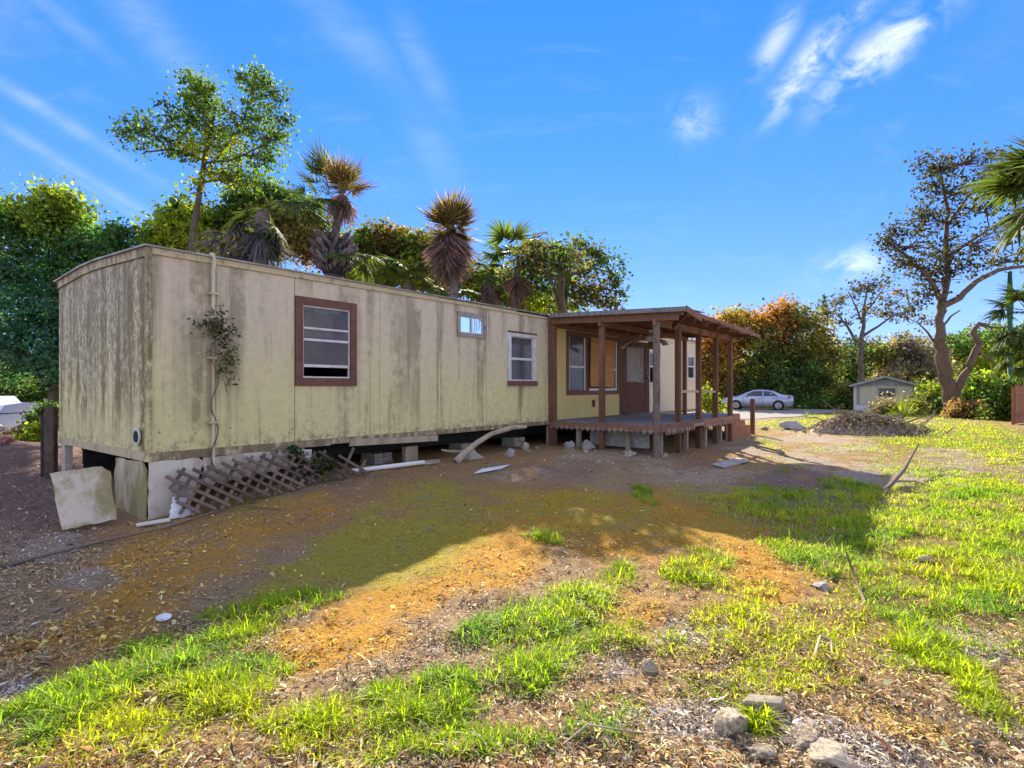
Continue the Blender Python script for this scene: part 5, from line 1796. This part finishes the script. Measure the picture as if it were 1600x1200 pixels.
stick('thin pale twig in the bottom middle foreground', [GP(735, 1150, .02), GP(748, 1160, .03), GP(760, 1172, .02)], [.006, .006, .004], 'palewood')
stick('long thin straw stem right of the bottom middle', [GP(880, 1170, .02), GP(918, 1150, .05), GP(985, 1154, .03), GP(1050, 1156, .02)], [.004, .005, .004, .003], 'palewood')
stick('small pale bent bone like twig in thin grass', [GP(1272, 1028, .01), GP(1282, 1010, .06), GP(1298, 1014, .05), GP(1300, 1024, .01)], [.007, .008, .007, .005], 'palewood')
stick('dark thin pole along the shadow edge by porch', [GP(1180, 698, .03), GP(1225, 710, .04), GP(1225, 712, .04)], [.02, .02, .02])
stick('thin cable lying in front of the lattice', [GP(332, 806, .03), GP(370, 798, .05), GP(400, 796, .03), GP(440, 800, .02)], [.008, .008, .008, .006], 'stick', 'cable', 'cable')

# debris heap in front of the oak
def heap():
    c = GP(1350, 676)
    root = thing('debris_heap', 'grey heap of dead branches and leaves on the lawn', 'debris heap', c)
    r = np.random.default_rng(91)
    n = 46
    vs, fs = [], []
    for i in range(n + 1):
        for j in range(n + 1):
            x, y = (i / n * 2 - 1) * 1.75, (j / n * 2 - 1) * 1.3
            d = math.hypot(x / 1.7, y / 1.2)
            h = .50 * max(0, 1 - d * d) ** .8 * (.75 + .6 * float(fbm(np.array([x + 9]), np.array([y]), 1.8, 4)[0]))
            h += .20 * (float(fbm(np.array([x]), np.array([y + 5]), 6.0, 3)[0]) - .5) * (d < 1)
            vs.append((x, y, h - .06 + (gz(c.x + x, c.y + y) - c.z)))
    for i in range(n):
        for j in range(n):
            q = i * (n + 1) + j
            fs.append((q, q + n + 1, q + n + 2, q + 1))
    MB().add(vs, fs).build('mound', M['heap'], root, True)

    def top(x, y):
        d = math.hypot(x / 1.7, y / 1.2)
        return .47 * max(0, 1 - d * d) ** .8
    for k in range(90):
        x, y = r.normal() * .75, r.normal() * .5 - .2
        a = r.uniform(0, 6.28)
        l = .25 + .55 * r.random()
        z = top(x, y) + .05
        p0 = Vector((x, y, z))
        p1 = p0 + Vector((math.cos(a) * l, math.sin(a) * l * .7, r.normal() * .12))
        MB().tube([p0, p0.lerp(p1, .5) + Vector((0, 0, .04 + .06 * r.random())), p1], [.022, .018, .008], 5).build('stick', M['stick'], root)
    for k in range(12):
        x, y = r.normal() * .7, r.normal() * .3 - .2
        z = top(x, y)
        l = .6 + .7 * r.random()
        d = Vector((r.normal(), r.normal() * .5, .35 + .5 * r.random())).normalized() * l
        p0 = Vector((x, y, z - .05))
        mb = MB().tube([p0, p0 + d * .5 + Vector((r.normal() * .06, 0, r.normal() * .06)), p0 + d], [.022, .016, .006], 5)
        q = p0 + d * .5
        o = mb.build('branch', M['stick'], root)
        MB().tube([q, q + Vector((d.z, 0, abs(d.x))) * .4], [.01, .004], 4).build('twig', M['stick'], o)
    m = 1500
    x, y = r.normal(size=m) * .72, r.normal(size=m) * .5 - .1
    z = np.array([top(a, b) for a, b in zip(x, y)]) + .04 + .05 * r.random(m)
    pal = np.array([(.34, .25, .17), (.24, .17, .12), (.42, .34, .25), (.15, .11, .08), (.25, .26, .07)])
    v, f, cl = leaf_arrays(np.stack([x, y, z], 1), .13 * (.6 + .8 * r.random(m)), pal[r.integers(0, 5, m)] * (.7 + .6 * r.random((m, 1))), r=r)
    o = npmesh('dead_leaves', v, f, cl, M['litter'], root)
    o['kind'] = 'stuff'


M['heap'] = simple('heap soil', (.38, .30, .22), (.21, .16, .11), 6, .95, (1, 1, 1), .35, .65, 1.0)
heap()
rock('pale broken slab stuck in the debris heap', 1362, 668, 26, 22, 'rockdirty', 41, 'rubble_slab', 'rubble', rough=.2)
rock('grey rubble lump on the left of debris heap', 1310, 678, 28, 14, 'rockdirty', 42, 'rubble_lump', 'rubble')

# ------------------------------------------------------------------ silver sedan on the driveway
def sedan():
    k = 39 / FPX
    org = Vector(((1240 - CX) * k, 39, gz((1190 - CX) * k, 39) + .01))
    car = thing('parked_car', 'silver sedan parked on the driveway before the rounded tree', 'car', org, R(-27))
    # local x: 0 at the tail, negative towards the nose; y: 0 centre line
    st = [  # x, bottom, belt, roof, half width at belt, half width at roof
        (0.00, .42, .92, .93, .70, .62), (-.06, .30, .98, 1.0, .80, .66), (-.35, .22, 1.0, 1.05, .88, .66), (-.75, .20, .99, 1.14, .90, .63), (-1.15, .20, .97, 1.30, .91, .60), (-1.6, .20, .95, 1.39, .91, .60),
        (-2.1, .20, .94, 1.42, .91, .60), (-2.6, .20, .93, 1.38, .91, .60), (-3.0, .20, .93, 1.24, .91, .62), (-3.35, .20, .94, 1.05, .90, .66), (-3.6, .20, .93, .97, .89, .70), (-4.1, .22, .86, .90, .86, .66), (-4.45, .26, .76, .80, .76, .56), (-4.62, .34, .62, .66, .56, .42)]
    vs, fs = [], []
    for (x, b, be, ro, w, wr) in st:
        ring = [(-w * .92, b), (-w, b + .12), (-w * 1.01, (b + be) / 2), (-w, be), (-wr - .03, ro - .05), (-wr * .7, ro), (0, ro + .015)]
        ring = ring + [(-p[0], p[1]) for p in ring[:-1]][::-1]
        vs += [(x, y, z) for (y, z) in ring]
    m = 13
    for i in range(len(st) - 1):
        for j in range(m):
            j2 = (j + 1) % m
            fs.append((i * m + j, i * m + j2, (i + 1) * m + j2, (i + 1) * m + j))
    fs.append(tuple(range(m)))
    fs.append(tuple(range((len(st) - 1) * m, len(st) * m))[::-1])
    body = MB().add(vs, fs).build('body', M['carpaint'], car, True)

    def prof(x):
        for a, b in zip(st, st[1:]):
            if b[0] <= x <= a[0]:
                f = (x - a[0]) / (b[0] - a[0])
                return [p * (1 - f) + q * f for p, q in zip(a, b)]
        return st[-1]

    def side_y(x, z, s):
        _, b, be, ro, w, wr = prof(x)
        f = min(1, max(0, (z - be) / max(.03, ro - .05 - be)))
        return s * (w * (1 - f) + (wr + .03) * f + .03)
    for s in (-1, 1):
        for nm, pts in (('rear_window', [(-.98, .99), (-1.86, .975), (-1.86, 1.32), (-1.5, 1.30), (-1.2, 1.18)]), ('front_window', [(-1.93, .975), (-3.1, .965), (-2.98, 1.06), (-2.55, 1.29), (-1.93, 1.33)])):
            n = len(pts)
            v = [(x, side_y(x, z, s), z) for x, z in pts]
            MB().add(v, [tuple(range(n))]).build('window', M['carglass'], car)
        for (x0, x1) in ((-1.0, -1.9), (-1.9, -3.15)):
            mb = MB()
            for (xa, za, xb, zb) in ((x0, .34, x0, .93), (x1, .34, x1, .93), (x0, .33, x1, .33)):
                mb.bar((xa, side_y(xa, .6, s) + s * .002, za), (xb, side_y(xb, .6, s) + s * .002, zb), .014, .014)
            d = mb.build('door', M['black'], car)
            xm = x0 + .22 if False else x0 - .12
            MB().bar((xm, side_y(xm, .8, s) + s * .02, .82), (xm - .2, side_y(xm - .2, .8, s) + s * .02, .82), .03, .03).build('handle', M['carpaint'], d)
        mx = -2.95
        MB().lathe([(.0, -.07), (.06, -.06), (.08, 0), (.06, .06), (.0, .07)], (mx, side_y(mx, .98, s) + s * .08, 1.0), 10, 'x').build('mirror', M['carpaint'], car, True)
        tl = MB()
        tl.add([(-.03, s * .60, .86), (-.03, s * .78, .84), (-.34, s * .915, .86), (-.34, s * .90, .965), (-.05, s * .76, .965), (-.02, s * .60, .965)], [(0, 1, 4, 5), (1, 2, 3, 4)])
        tl.build('tail_light', M['redlens'], car)
        hl = MB()
        hl.add([(-4.40, s * .80, .62), (-4.12, s * .885, .68), (-4.05, s * .885, .78), (-4.42, s * .765, .74)], [(0, 1, 2, 3)])
        hl.build('headlight', M['rim'], car)
        for wx in (-.92, -3.62):
            MB().lathe([(.0, -.004), (.37, -.004), (.37, .004), (.0, .004)], (wx, s * .917, .33), 26, 'y').build('wheel_arch', M['black'], car)
            w = MB().lathe([(.21, -.10), (.30, -.11), (.325, -.08), (.325, .08), (.30, .11), (.21, .10)], (wx, s * .85, .325), 26, 'y').build('wheel', M['black'], car, True)
            rm = MB()
            rm.lathe([(.21, -.02), (.215, .02), (.19, .03), (.185, -.02)], (wx, s * .95, .325), 24, 'y')
            for q in range(5):
                a = 2 * PI * q / 5 + .3
                rm.bar((wx, s * .955, .325), (wx + .2 * math.cos(a), s * .955, .325 + .2 * math.sin(a)), .02, .06, (0, 1, 0))
            rm.build('rim', M['rim'], w)
    MB().add([(-.42, -.56, 1.07), (-.42, .56, 1.07), (-1.14, .53, 1.315), (-1.14, -.53, 1.315)], [(0, 1, 2, 3)]).build('rear_glass', M['carglass'], car)
    MB().add([(-3.3, -.60, 1.10), (-3.3, .60, 1.10), (-2.62, .54, 1.405), (-2.62, -.54, 1.405)], [(0, 3, 2, 1)]).build('windscreen', M['carglass'], car)
    MB().box(.0, .03, -.62, .62, .34, .48).build('bumper', M['black'], car)
    MB().box(-.01, .022, -.24, .24, .60, .72).build('number_plate', M['whitepaint'], car)


sedan()


# ------------------------------------------------------------------ white camper half seen beyond the posts
def camper():
    p = P(1131, 640, 47)
    c = thing('camper_trailer', 'small white camper seen between the far porch posts', 'camper', (p.x, 47, gz(p.x, 47)), 0)
    k = 47 / FPX
    mb = MB()
    mb.prism([(-1.5, .55), (1.3, .55), (1.5, 1.2), (1.25, 2.2), (.9, 2.35), (-1.3, 2.35), (-1.5, 2.1)], 'y', 0, 1.9)
    mb.build('body', M['whitepaint'], c, bevel=.05)
    for x0, x1 in ((-1.1, -.45), (-.25, .35), (.5, 1.0)):
        w = MB().box(x0, x1, -.02, -.001, 1.4, 1.95).build('window', M['alu'], c)
        MB().box(x0 + .05, x1 - .05, -.03, -.021, 1.45, 1.9).build('pane', M['carglass'], w)
    MB().box(-1.55, 1.35, -.03, -.001, 2.2, 2.3).build('stripe', M['bluetarp'], c)
    for x in (-.3, .4):
        MB().lathe([(.0, -.1), (.3, -.1), (.33, 0), (.3, .1), (0, .1)], (x, .1, .33), 16, 'y').build('wheel', M['black'], c)


camper()


# ------------------------------------------------------------------ little shed
def shed():
    Y = 38.0
    k = Y / FPX
    x0, x1 = (1341 - CX) * k, (1423 - CX) * k
    w = (x1 - x0)
    g = gz((x0 + x1) / 2, Y)
    s = thing('garden_shed', 'small grey gabled shed with pale panel beside the oak', 'shed', ((x0 + x1) / 2, Y, g - .05), R(-29))
    h, hr = 1.80, 2.32
    MB().box(-w / 2, w / 2, 0, 4.2, 0, h).build('wall', M['shedwall'], s)
    MB().prism([(-w / 2, h), (w / 2, h), (0, hr - .06)], 'y', .0, 4.2).build('gable', M['shedwall'], s)
    n = 7
    for i in range(n):          # gable boards
        a, b = -w / 2 + w * i / n, -w / 2 + w * (i + 1) / n
        f = lambda x: h + (hr - .06 - h) * (1 - abs(x) / (w / 2))
        MB().prism([(a + .008, h), (b - .008, h), (b - .008, max(h + .004, f(b) - .02)), ((a + b) / 2, f((a + b) / 2) - .02), (a + .008, max(h + .004, f(a) - .02))], 'y', -.02, -.001).build('gable_board', M['shedwall'], s)
    MB().box(-w / 2 + .34, w / 2 - .22, -.05, -.001, .44, h - .12).build('front_panel', M['shedpanel'], s)
    for x in (-.42, .72):
        MB().box(x - .012, x + .012, -.056, -.051, .44, h - .12).build('panel_joint', M['trim'], s)
    wd = MB().box(-.35, .62, -.08, -.051, .98, 1.60).build('window', M['shedwall'], s)
    MB().box(-.30, .57, -.086, -.081, 1.03, 1.55).build('pane', M['glass'], wd)
    MB().box(-w / 2 - .01, -w / 2 + .16, -.04, -.001, .0, h).build('corner_board', M['whitepaint'], s)
    MB().box(w / 2 - .12, w / 2 + .01, -.04, -.001, .0, h).build('corner_board', M['shedpanel'], s)
    MB().box(-w / 2 + .16, w / 2 - .12, -.035, -.001, .0, .42).build('base_board', M['bluewhite'], s)
    for sg in (-1, 1):
        mb = MB()
        e = w / 2 + .28
        z = lambda x: hr - (hr - h + .02) * abs(x) / (w / 2)
        mb.add([(0, -.35, z(0)), (sg * e, -.35, z(e)), (sg * e, 4.5, z(e)), (0, 4.5, z(0)), (0, -.35, z(0) + .07), (sg * e, -.35, z(e) + .07), (sg * e, 4.5, z(e) + .07), (0, 4.5, z(0) + .07)],
               [(0, 1, 2, 3), (4, 5, 6, 7), (0, 1, 5, 4), (1, 2, 6, 5), (2, 3, 7, 6), (3, 0, 4, 7)])
        mb.build('roof', M['shedroof'], s)
        MB().bar((sg * .01, -.365, z(0) + .01), (sg * e, -.365, z(e) + .01), .02, .13).build('barge_board', M['shedwall'], s)
    # lean-to rail at its right
    mb = MB()
    mb.bar((w / 2 + .1, .4, 1.72), (w / 2 + 2.2, .4, 1.66), .06, .08)
    mb.bar((w / 2 + 2.0, .4, 0), (w / 2 + 2.0, .4, 1.66), .08, .08)
    mb.bar((w / 2 + .9, .4, 0), (w / 2 + .9, .4, 1.66), .07, .07)
    mb.build('lean_to', M['lattice'], s)


shed()


# ------------------------------------------------------------------ fence at the right edge
def fence():
    p = P(1586, 640, 21.8)
    f = thing('picket_fence', 'red brown board fence at the right edge of the lawn', 'fence', (p.x, p.y, gz(p.x, p.y)), R(38))
    x = 0
    i = 0
    while x < 5.2:
        w = rnd.uniform(.13, .15)
        o = MB()
        hh = 1.5 + rnd.uniform(-.04, .06)
        o.prism([(x, .03), (x + w, .03), (x + w, hh - .05), (x + w * .7, hh), (x + w * .3, hh), (x, hh - .05)], 'y', -.01 + rnd.uniform(-.006, .006), .012)
        o.build('picket', M['fence'], f)
        x += w + .012
        i += 1
    for z in (.35, 1.18):
        MB().box(-.02, 5.25, -.05, -.017, z, z + .09).build('rail', M['fence'], f)
    for x in (.0, 2.5, 5.1):
        MB().box(x, x + .09, .02, .11, -.2, 1.45).build('post', M['fence'], f)


fence()

# ------------------------------------------------------------------ pole and wires
p = P(1578, 620, 30)
pole = thing('utility_pole', 'slim tapering green pole beside the right hand palm', 'pole', (p.x, 30, gz(p.x, 30) - .1))
hz_ = lambda y: EYE + (CY - y) * 30 / FPX - gz(p.x, 30) + .1
MB().tube([(0, 0, 0), (0, 0, hz_(505)), (0, 0, hz_(480)), (0, 0, hz_(426))], [.09, .11, .16, .09], 12).build('shaft', M['greenpole'], pole, True)
MB().lathe([(.10, 0), (.12, .03), (.02, .09)], (0, 0, hz_(426)), 12).build('cap', M['greenpole'], pole, True)
for i, (lab, ya, yb) in enumerate((('upper thin wire sagging from the pole across to the left', 520, 512), ('lower thin wire sagging from the pole across to the left', 529, 522))):
    a, b = P(1578, ya, 30), P(1100, yb, 66)
    pts = []
    for j in range(25):
        f = j / 24
        q = a.lerp(b, f)
        q.z -= 1.2 * (1 - (2 * f - 1) ** 2) * .5
        pts.append(q - a)
    o = MB().tube(pts, .018, 4).build('overhead_wire', M['wire'], None, loc=a)
    tag(o, lab, 'wire')
tree('conifer_tree', 'thin pointed conifer tip rising behind the forked tree', 'tree', 62,
     [(1287, 560, .16), (1287, 500, .1), (1288, 458, .03)], [(1288, 478, 3, 9, 8, G_DARK), (1288, 465, 2, 5, 4, G_DARK), (1288, 490, 7, 6, 10, G_DARK)], leaf=.26, per=16, crad=.16, seed=44)


# ------------------------------------------------------------------ left edge: boat and red bundle
def boat():
    Y = 12.6
    k = Y / FPX
    stern = P(43, 690, Y)
    b = thing('small_boat', 'white boat on the left edge with dark rubbing rail', 'boat', (stern.x, Y, gz(stern.x, Y) + .02), R(4))
    z = lambda y: EYE + (CY - y) * k - gz(stern.x, Y) - .02
    zb, zr, zt = .06, z(645), z(630)
    st = [(0.0, .78, .62, zb), (-.8, .82, .66, zb), (-2.0, .82, .60, zb + .02), (-3.0, .66, .36, zb + .08), (-3.8, .34, .12, zb + .25), (-4.3, .04, .02, zr - .12)]
    vs, fs = [], []
    for (x, w, wb, q) in st:
        vs += [(x, -w, zr), (x, -(w + wb) / 2 - .03, (zr + q) / 2), (x, -wb, q), (x, 0, q - .05), (x, wb, q), (x, (w + wb) / 2 + .03, (zr + q) / 2), (x, w, zr)]
    m = 7
    for i in range(len(st) - 1):
        for j in range(m - 1):
            fs.append((i * m + j, i * m + j + 1, (i + 1) * m + j + 1, (i + 1) * m + j))
    fs.append(tuple(range(m)))
    MB().add(vs, fs).build('hull', M['bluewhite'], b)
    vs, fs = [], []
    for (x, w, wb, q) in st:
        vs += [(x, -w, zr + .02), (x, -w * .8, zt - .03), (x, 0, zt + .02), (x, w * .8, zt - .03), (x, w, zr + .02)]
    for i in range(len(st) - 1):
        for j in range(4):
            fs.append((i * 5 + j, i * 5 + j + 1, (i + 1) * 5 + j + 1, (i + 1) * 5 + j))
    fs.append(tuple(range(5)))
    MB().add(vs, fs).build('deck', M['bluewhite'], b)
    MB().tube([(x, -w - .015, zr + .01) for (x, w, wb, q) in st], .035, 6).build('rail', M['black'], b)
    MB().tube([(x, w + .015, zr + .01) for (x, w, wb, q) in st], .035, 6).build('rail', M['black'], b)
    MB().prism([(-.9, zt), (-.35, zt), (-.5, zt + .16), (-.8, zt + .16)], 'y', -.35, .3).build('windshield', M['bluetarp'], b)
    MB().lathe([(.0, .0), (.07, .0), (.07, .03), (0, .03)], (-.55, -.40, zt + .06), 12, 'y').build('lamp', M['alu'], b)


boat()
p = P(8, 700, 9.6)
o = link('cloth_bundle', rock_mesh('cloth_bundle', 77, 4, 1.6), M['pinkbag'])
o.location = (p.x - .05, p.y, gz(p.x, p.y) + .08)
o.scale = (.15, .14, .15)
tag(o, 'faded red and pink bundle at the left frame edge', 'bundle')
o = link('cloth_bundle', rock_mesh('cloth_bundle', 78, 4, 1.6), M['whitebag'])
p = P(4, 684, 9.9)
o.location = (p.x - .05, p.y, gz(p.x, p.y) + .24)
o.scale = (.12, .11, .07)
tag(o, 'pale pink white bundle lying on top of red bundle', 'bundle')


# ------------------------------------------------------------------ ground cover
def ground_hit(px, py):
    k = (py - CY) / FPX
    y = EYE / k
    for _ in range(10):
        x = (px - CX) / FPX * y
        y = .5 * y + .5 * (EYE - ground_z(x, y)) / k
    x = (px - CX) / FPX * y
    return x, y, ground_z(x, y)


def under_things(x, y):
    dx, dy = x - C0.x, y - C0.y
    t = U.x * dx + U.y * dy
    s = NV.x * dx + NV.y * dy
    return ((t > -.1) & (t < 17.5) & (s < .15) & (s > -3.7)) | ((t > 8.1) & (t < 12.9) & (s > 0) & (s < 2.5)), t, s


def build_grass():
    r = np.random.default_rng(101)
    N = 1700000
    px = r.uniform(-500, 2100, N)
    py = 626 + (1500 - 626) * r.random(N) ** 1.15
    py[:480000] = 630 + 150 * r.random(480000)
    x, y, z = ground_hit(px, py)
    w = fbm(x, y, 1.1, 4) - .5
    w2 = fbm(x + 31, y + 7, 4.2, 3) - .5
    qx, qy = px + 50 * w + 40 * w2, py + 26 * w + 18 * w2
    m = patches(qx, qy, GRASS)
    m = np.where(px > 1150, np.clip(m * 1.15, 0, 1.2), m)
    inside = (px > -40) & (px < 1640) & (py < 1230)
    other = np.clip((fbm(x + 12, y - 4, .5, 4) - .47) * 3.2, 0, .9)
    m = np.where(inside, m, other)
    far = S(19, 27, y)
    lawn = np.clip((fbm(x - 3, y + 60, .45, 4) - .40) * 3.4, 0, .85)
    m = np.maximum(m, far * lawn)
    tuft = np.clip((.6 * fbm(x + 3, y + 8, 6.0, 2) + .4 * fbm(x - 3, y + 1, 15.0, 2) - .42) * 5.5, 0, 1.25)
    prob = 1.0 * np.clip(m * 1.15, 0, 1) ** 1.4 * (.10 + .9 * tuft) + .004 + .02 * (px > 900) * (py > 900)
    ban, t, s = under_things(x, y)
    prob = np.where(ban, 0, prob)
    drv = (y > 25.5) & (y < 42) & (x > 8.5) & (x < 21) & (py < 662) & (px < 1262)
    prob = np.where(drv, prob * .03, prob)
    keep = (r.random(N) < prob) & (y < 60)
    x, y, z, m = x[keep], y[keep], z[keep], m[keep]
    n = len(x)
    print('blades', n)
    L = (.026 + .072 * np.clip(m, 0, 1)) * (.45 + .9 * r.random(n)) * np.where(r.random(n) < .05, 1.5, 1)
    L = L * (1 - .35 * S(6, 16, y)) + .03 * S(14, 30, y)
    wd = np.maximum(.0030 * (.7 + .7 * r.random(n)), .42 * y / FPX)
    az = r.uniform(0, 2 * PI, n)
    lean = .3 + 1.15 * r.random(n)
    d = np.stack([np.cos(az), np.sin(az), np.zeros(n)], 1)
    sd = np.stack([-np.sin(az), np.cos(az), np.zeros(n)], 1)
    tw = r.uniform(-1, 1, n)
    sd = sd + d * tw[:, None] * .5
    b = np.stack([x, y, z - .008], 1)
    rows = []
    for f, ww in ((0, .8), (.4, 1.0), (.75, .7), (1.0, .08)):
        h = L * (f - .38 * lean * f * f)
        o = L * lean * .95 * f ** 1.8
        c = b + d * o[:, None] + np.array([0, 0, 1.0]) * h[:, None]
        rows += [c - sd * (wd * ww)[:, None], c + sd * (wd * ww)[:, None]]
    v = np.stack(rows, 1).reshape(-1, 3)
    i0 = np.arange(n) * 8
    q = np.stack([np.stack([i0 + 2 * j, i0 + 2 * j + 1, i0 + 2 * j + 3, i0 + 2 * j + 2], 1) for j in range(3)], 1).reshape(-1, 4)
    g1, g2, g3 = np.array([.24, .36, .018]), np.array([.43, .45, .018]), np.array([.13, .28, .045])
    mixv = np.clip(fbm(x, y, .9, 3) * 1.8 - .4 + .25 * r.normal(size=n), 0, 1)[:, None]
    c = g1 * (1 - mixv) + g2 * mixv
    cool = np.clip((fbm(x + 9, y + 2, 1.6, 3) - .5) * 4, 0, 1)[:, None]
    c = c * (1 - .7 * cool) + g3 * .7 * cool
    dry = r.random(n) < .10
    c[dry] = np.array([.30, .25, .11])
    c = c * (1 + .25 * r.normal(size=(n, 1)))
    c = np.clip(c, .01, .6)
    o = npmesh('grass', v, q, np.repeat(c, 8, 0), M['grass'])
    tag(o, None, None, None, 'stuff')


build_grass()


def build_litter():
    r = np.random.default_rng(102)
    N = 620000
    px = r.uniform(-400, 2000, N)
    py = 640 + (1450 - 640) * r.random(N) ** .95
    x, y, z = ground_hit(px, py)
    ban, t, s = under_things(x, y)
    dens = np.clip(.25 + 1.3 * (fbm(x, y, 1.3, 4) - .35), .08, 1) + .5 * S(7, 11, y) + .6 * (px < 160) * (py < 900)
    moss = patches(px, py, MOSS)
    dens = dens * (1 - .5 * np.clip(moss, 0, 1))
    keep = (r.random(N) < dens) & ~(ban & (s < -.6)) & (y < 26)
    x, y, z, px, py = x[keep], y[keep], z[keep], px[keep], py[keep]
    n = len(x)
    print('chips', n)
    base = soil(x, y, z) * 1.3
    moss = moss[keep]
    L = np.exp(r.normal(size=n) * .45) * .016
    L = np.where(r.random(n) < .06, L * 2.4, L) * (1 - .45 * np.clip(moss, 0, 1))
    L = np.maximum(L, 1.0 * y / FPX * (.8 + .7 * r.random(n)))
    L = np.minimum(L, .06)
    wd = np.where(r.random(n) < .68, .07, .20 + .12 * r.random(n))
    L = np.where(wd < .1, L * 1.45, L)
    az = r.uniform(0, 2 * PI, n)
    til = r.normal(size=n) * .34
    f = np.stack([np.cos(az) * np.cos(til), np.sin(az) * np.cos(til), np.sin(til)], 1)
    g = np.cross(f, np.array([0, 0, 1.0]) + r.normal(size=(n, 3)) * .45)
    g /= np.linalg.norm(g, axis=1, keepdims=True)
    h = np.cross(g, f)
    c = np.stack([x, y, z + .006 + .010 * r.random(n) + .2 * L * np.abs(np.sin(til))], 1)
    Lc = L[:, None]
    wv = wd[:, None]
    cu = (.10 + .25 * r.random((n, 1)))
    a, b = c - f * Lc * .5, c + f * Lc * .5
    p = c + g * Lc * wv + h * Lc * cu * .4
    q = c - g * Lc * wv + h * Lc * cu * .4
    v = np.stack([a, p, b, q], 1).reshape(-1, 3)
    fi = np.arange(n * 4).reshape(n, 4)
    kk = np.exp(r.normal(size=(n, 1)) * .5)
    col = base * np.clip(kk, .28, 2.4)
    u = r.random(n)
    tan = u < .20
    col[tan] = np.array([.42, .34, .24]) * (.6 + .6 * r.random((tan.sum(), 1)))
    dk = (u > .20) & (u < .31)
    col[dk] = np.array([.07, .05, .04]) * (.6 + .8 * r.random((dk.sum(), 1)))
    og = (u > .31) & (u < .35)
    col[og] = np.array([.40, .17, .05]) * (.5 + .7 * r.random((og.sum(), 1)))
    wh = (u > .38) & (u < .39)
    col[wh] = np.array([.62, .58, .52])
    o = npmesh('leaf_litter', v, fi, np.repeat(np.clip(col, .01, .8), 4, 0), M['litter'])
    tag(o, None, None, None, 'stuff')


build_litter()


def build_twigs():
    r = np.random.default_rng(103)
    mb = MB()
    n = 0
    while n < 900:
        px, py = r.uniform(-100, 1700), 690 + 560 * r.random()
        x, y, z = ground_hit(np.array([px]), np.array([py]))
        x, y = float(x[0]), float(y[0])
        ban, t, s = under_things(np.array([x]), np.array([y]))
        if ban[0] or y > 18:
            continue
        if float(patches(np.array([px]), np.array([py]), MOSS)[0]) > .3 and r.random() < .85:
            continue
        a = r.uniform(0, 2 * PI)
        l = .08 + .22 * r.random() ** 2
        p0 = Vector((x, y, gz(x, y) + .012))
        x1, y1 = x + math.cos(a) * l, y + math.sin(a) * l
        p1 = Vector((x1, y1, gz(x1, y1) + .012 + .03 * r.random()))
        m = p0.lerp(p1, .5) + Vector((r.normal() * .02, r.normal() * .02, .012))
        w = max(.0018, .3 * y / FPX)
        mb.tube([p0, m, p1], [w, w * .9, w * .5], 4, False)
        n += 1
    tag(mb.build('twigs', M['stick']), None, None, None, 'stuff')


build_twigs()
lf = MB().add([(-.5, 0, 0), (-.1, -.22, .06), (.3, -.12, .04), (.5, 0, .0), (.3, .12, .06), (-.1, .22, .04), (0, 0, -.02)], [(0, 1, 6), (1, 2, 6), (2, 3, 6), (3, 4, 6), (4, 5, 6), (5, 0, 6)]).mesh('fallen_leaf')
M['orangeleaf'] = simple('orange dead leaf', (.42, .15, .03), (.30, .12, .04), 4, .6)
lf.materials.append(M['orangeleaf'])
for (px, py, w, lab) in ((548, 1112, 15, 'orange dead leaf in the lower left grass clump'), (1385, 1178, 46, 'long orange dead leaf in the bottom right litter'), (1310, 1182, 30, 'orange leaf tucked beside the bottom edge rock'), (1150, 1146, 12, 'small orange leaf behind the largest limestone lump'),
                         (1420, 942, 12, 'reddish leaf near the right grass patch'), (1320, 958, 10, 'tiny orange leaf on soil below the wood chunk'), (1288, 1096, 14, 'orange leaf above the weathered plank')):
    p = GP(px, py)
    k = p.y / FPX * w
    o = link('fallen_leaf', lf, None, None, (p.x, p.y, p.z + .03), (.25, -.3, px * .7))
    o.scale = (k, k * (.5 if w > 20 else .9), k)
    tag(o, lab, 'leaf')
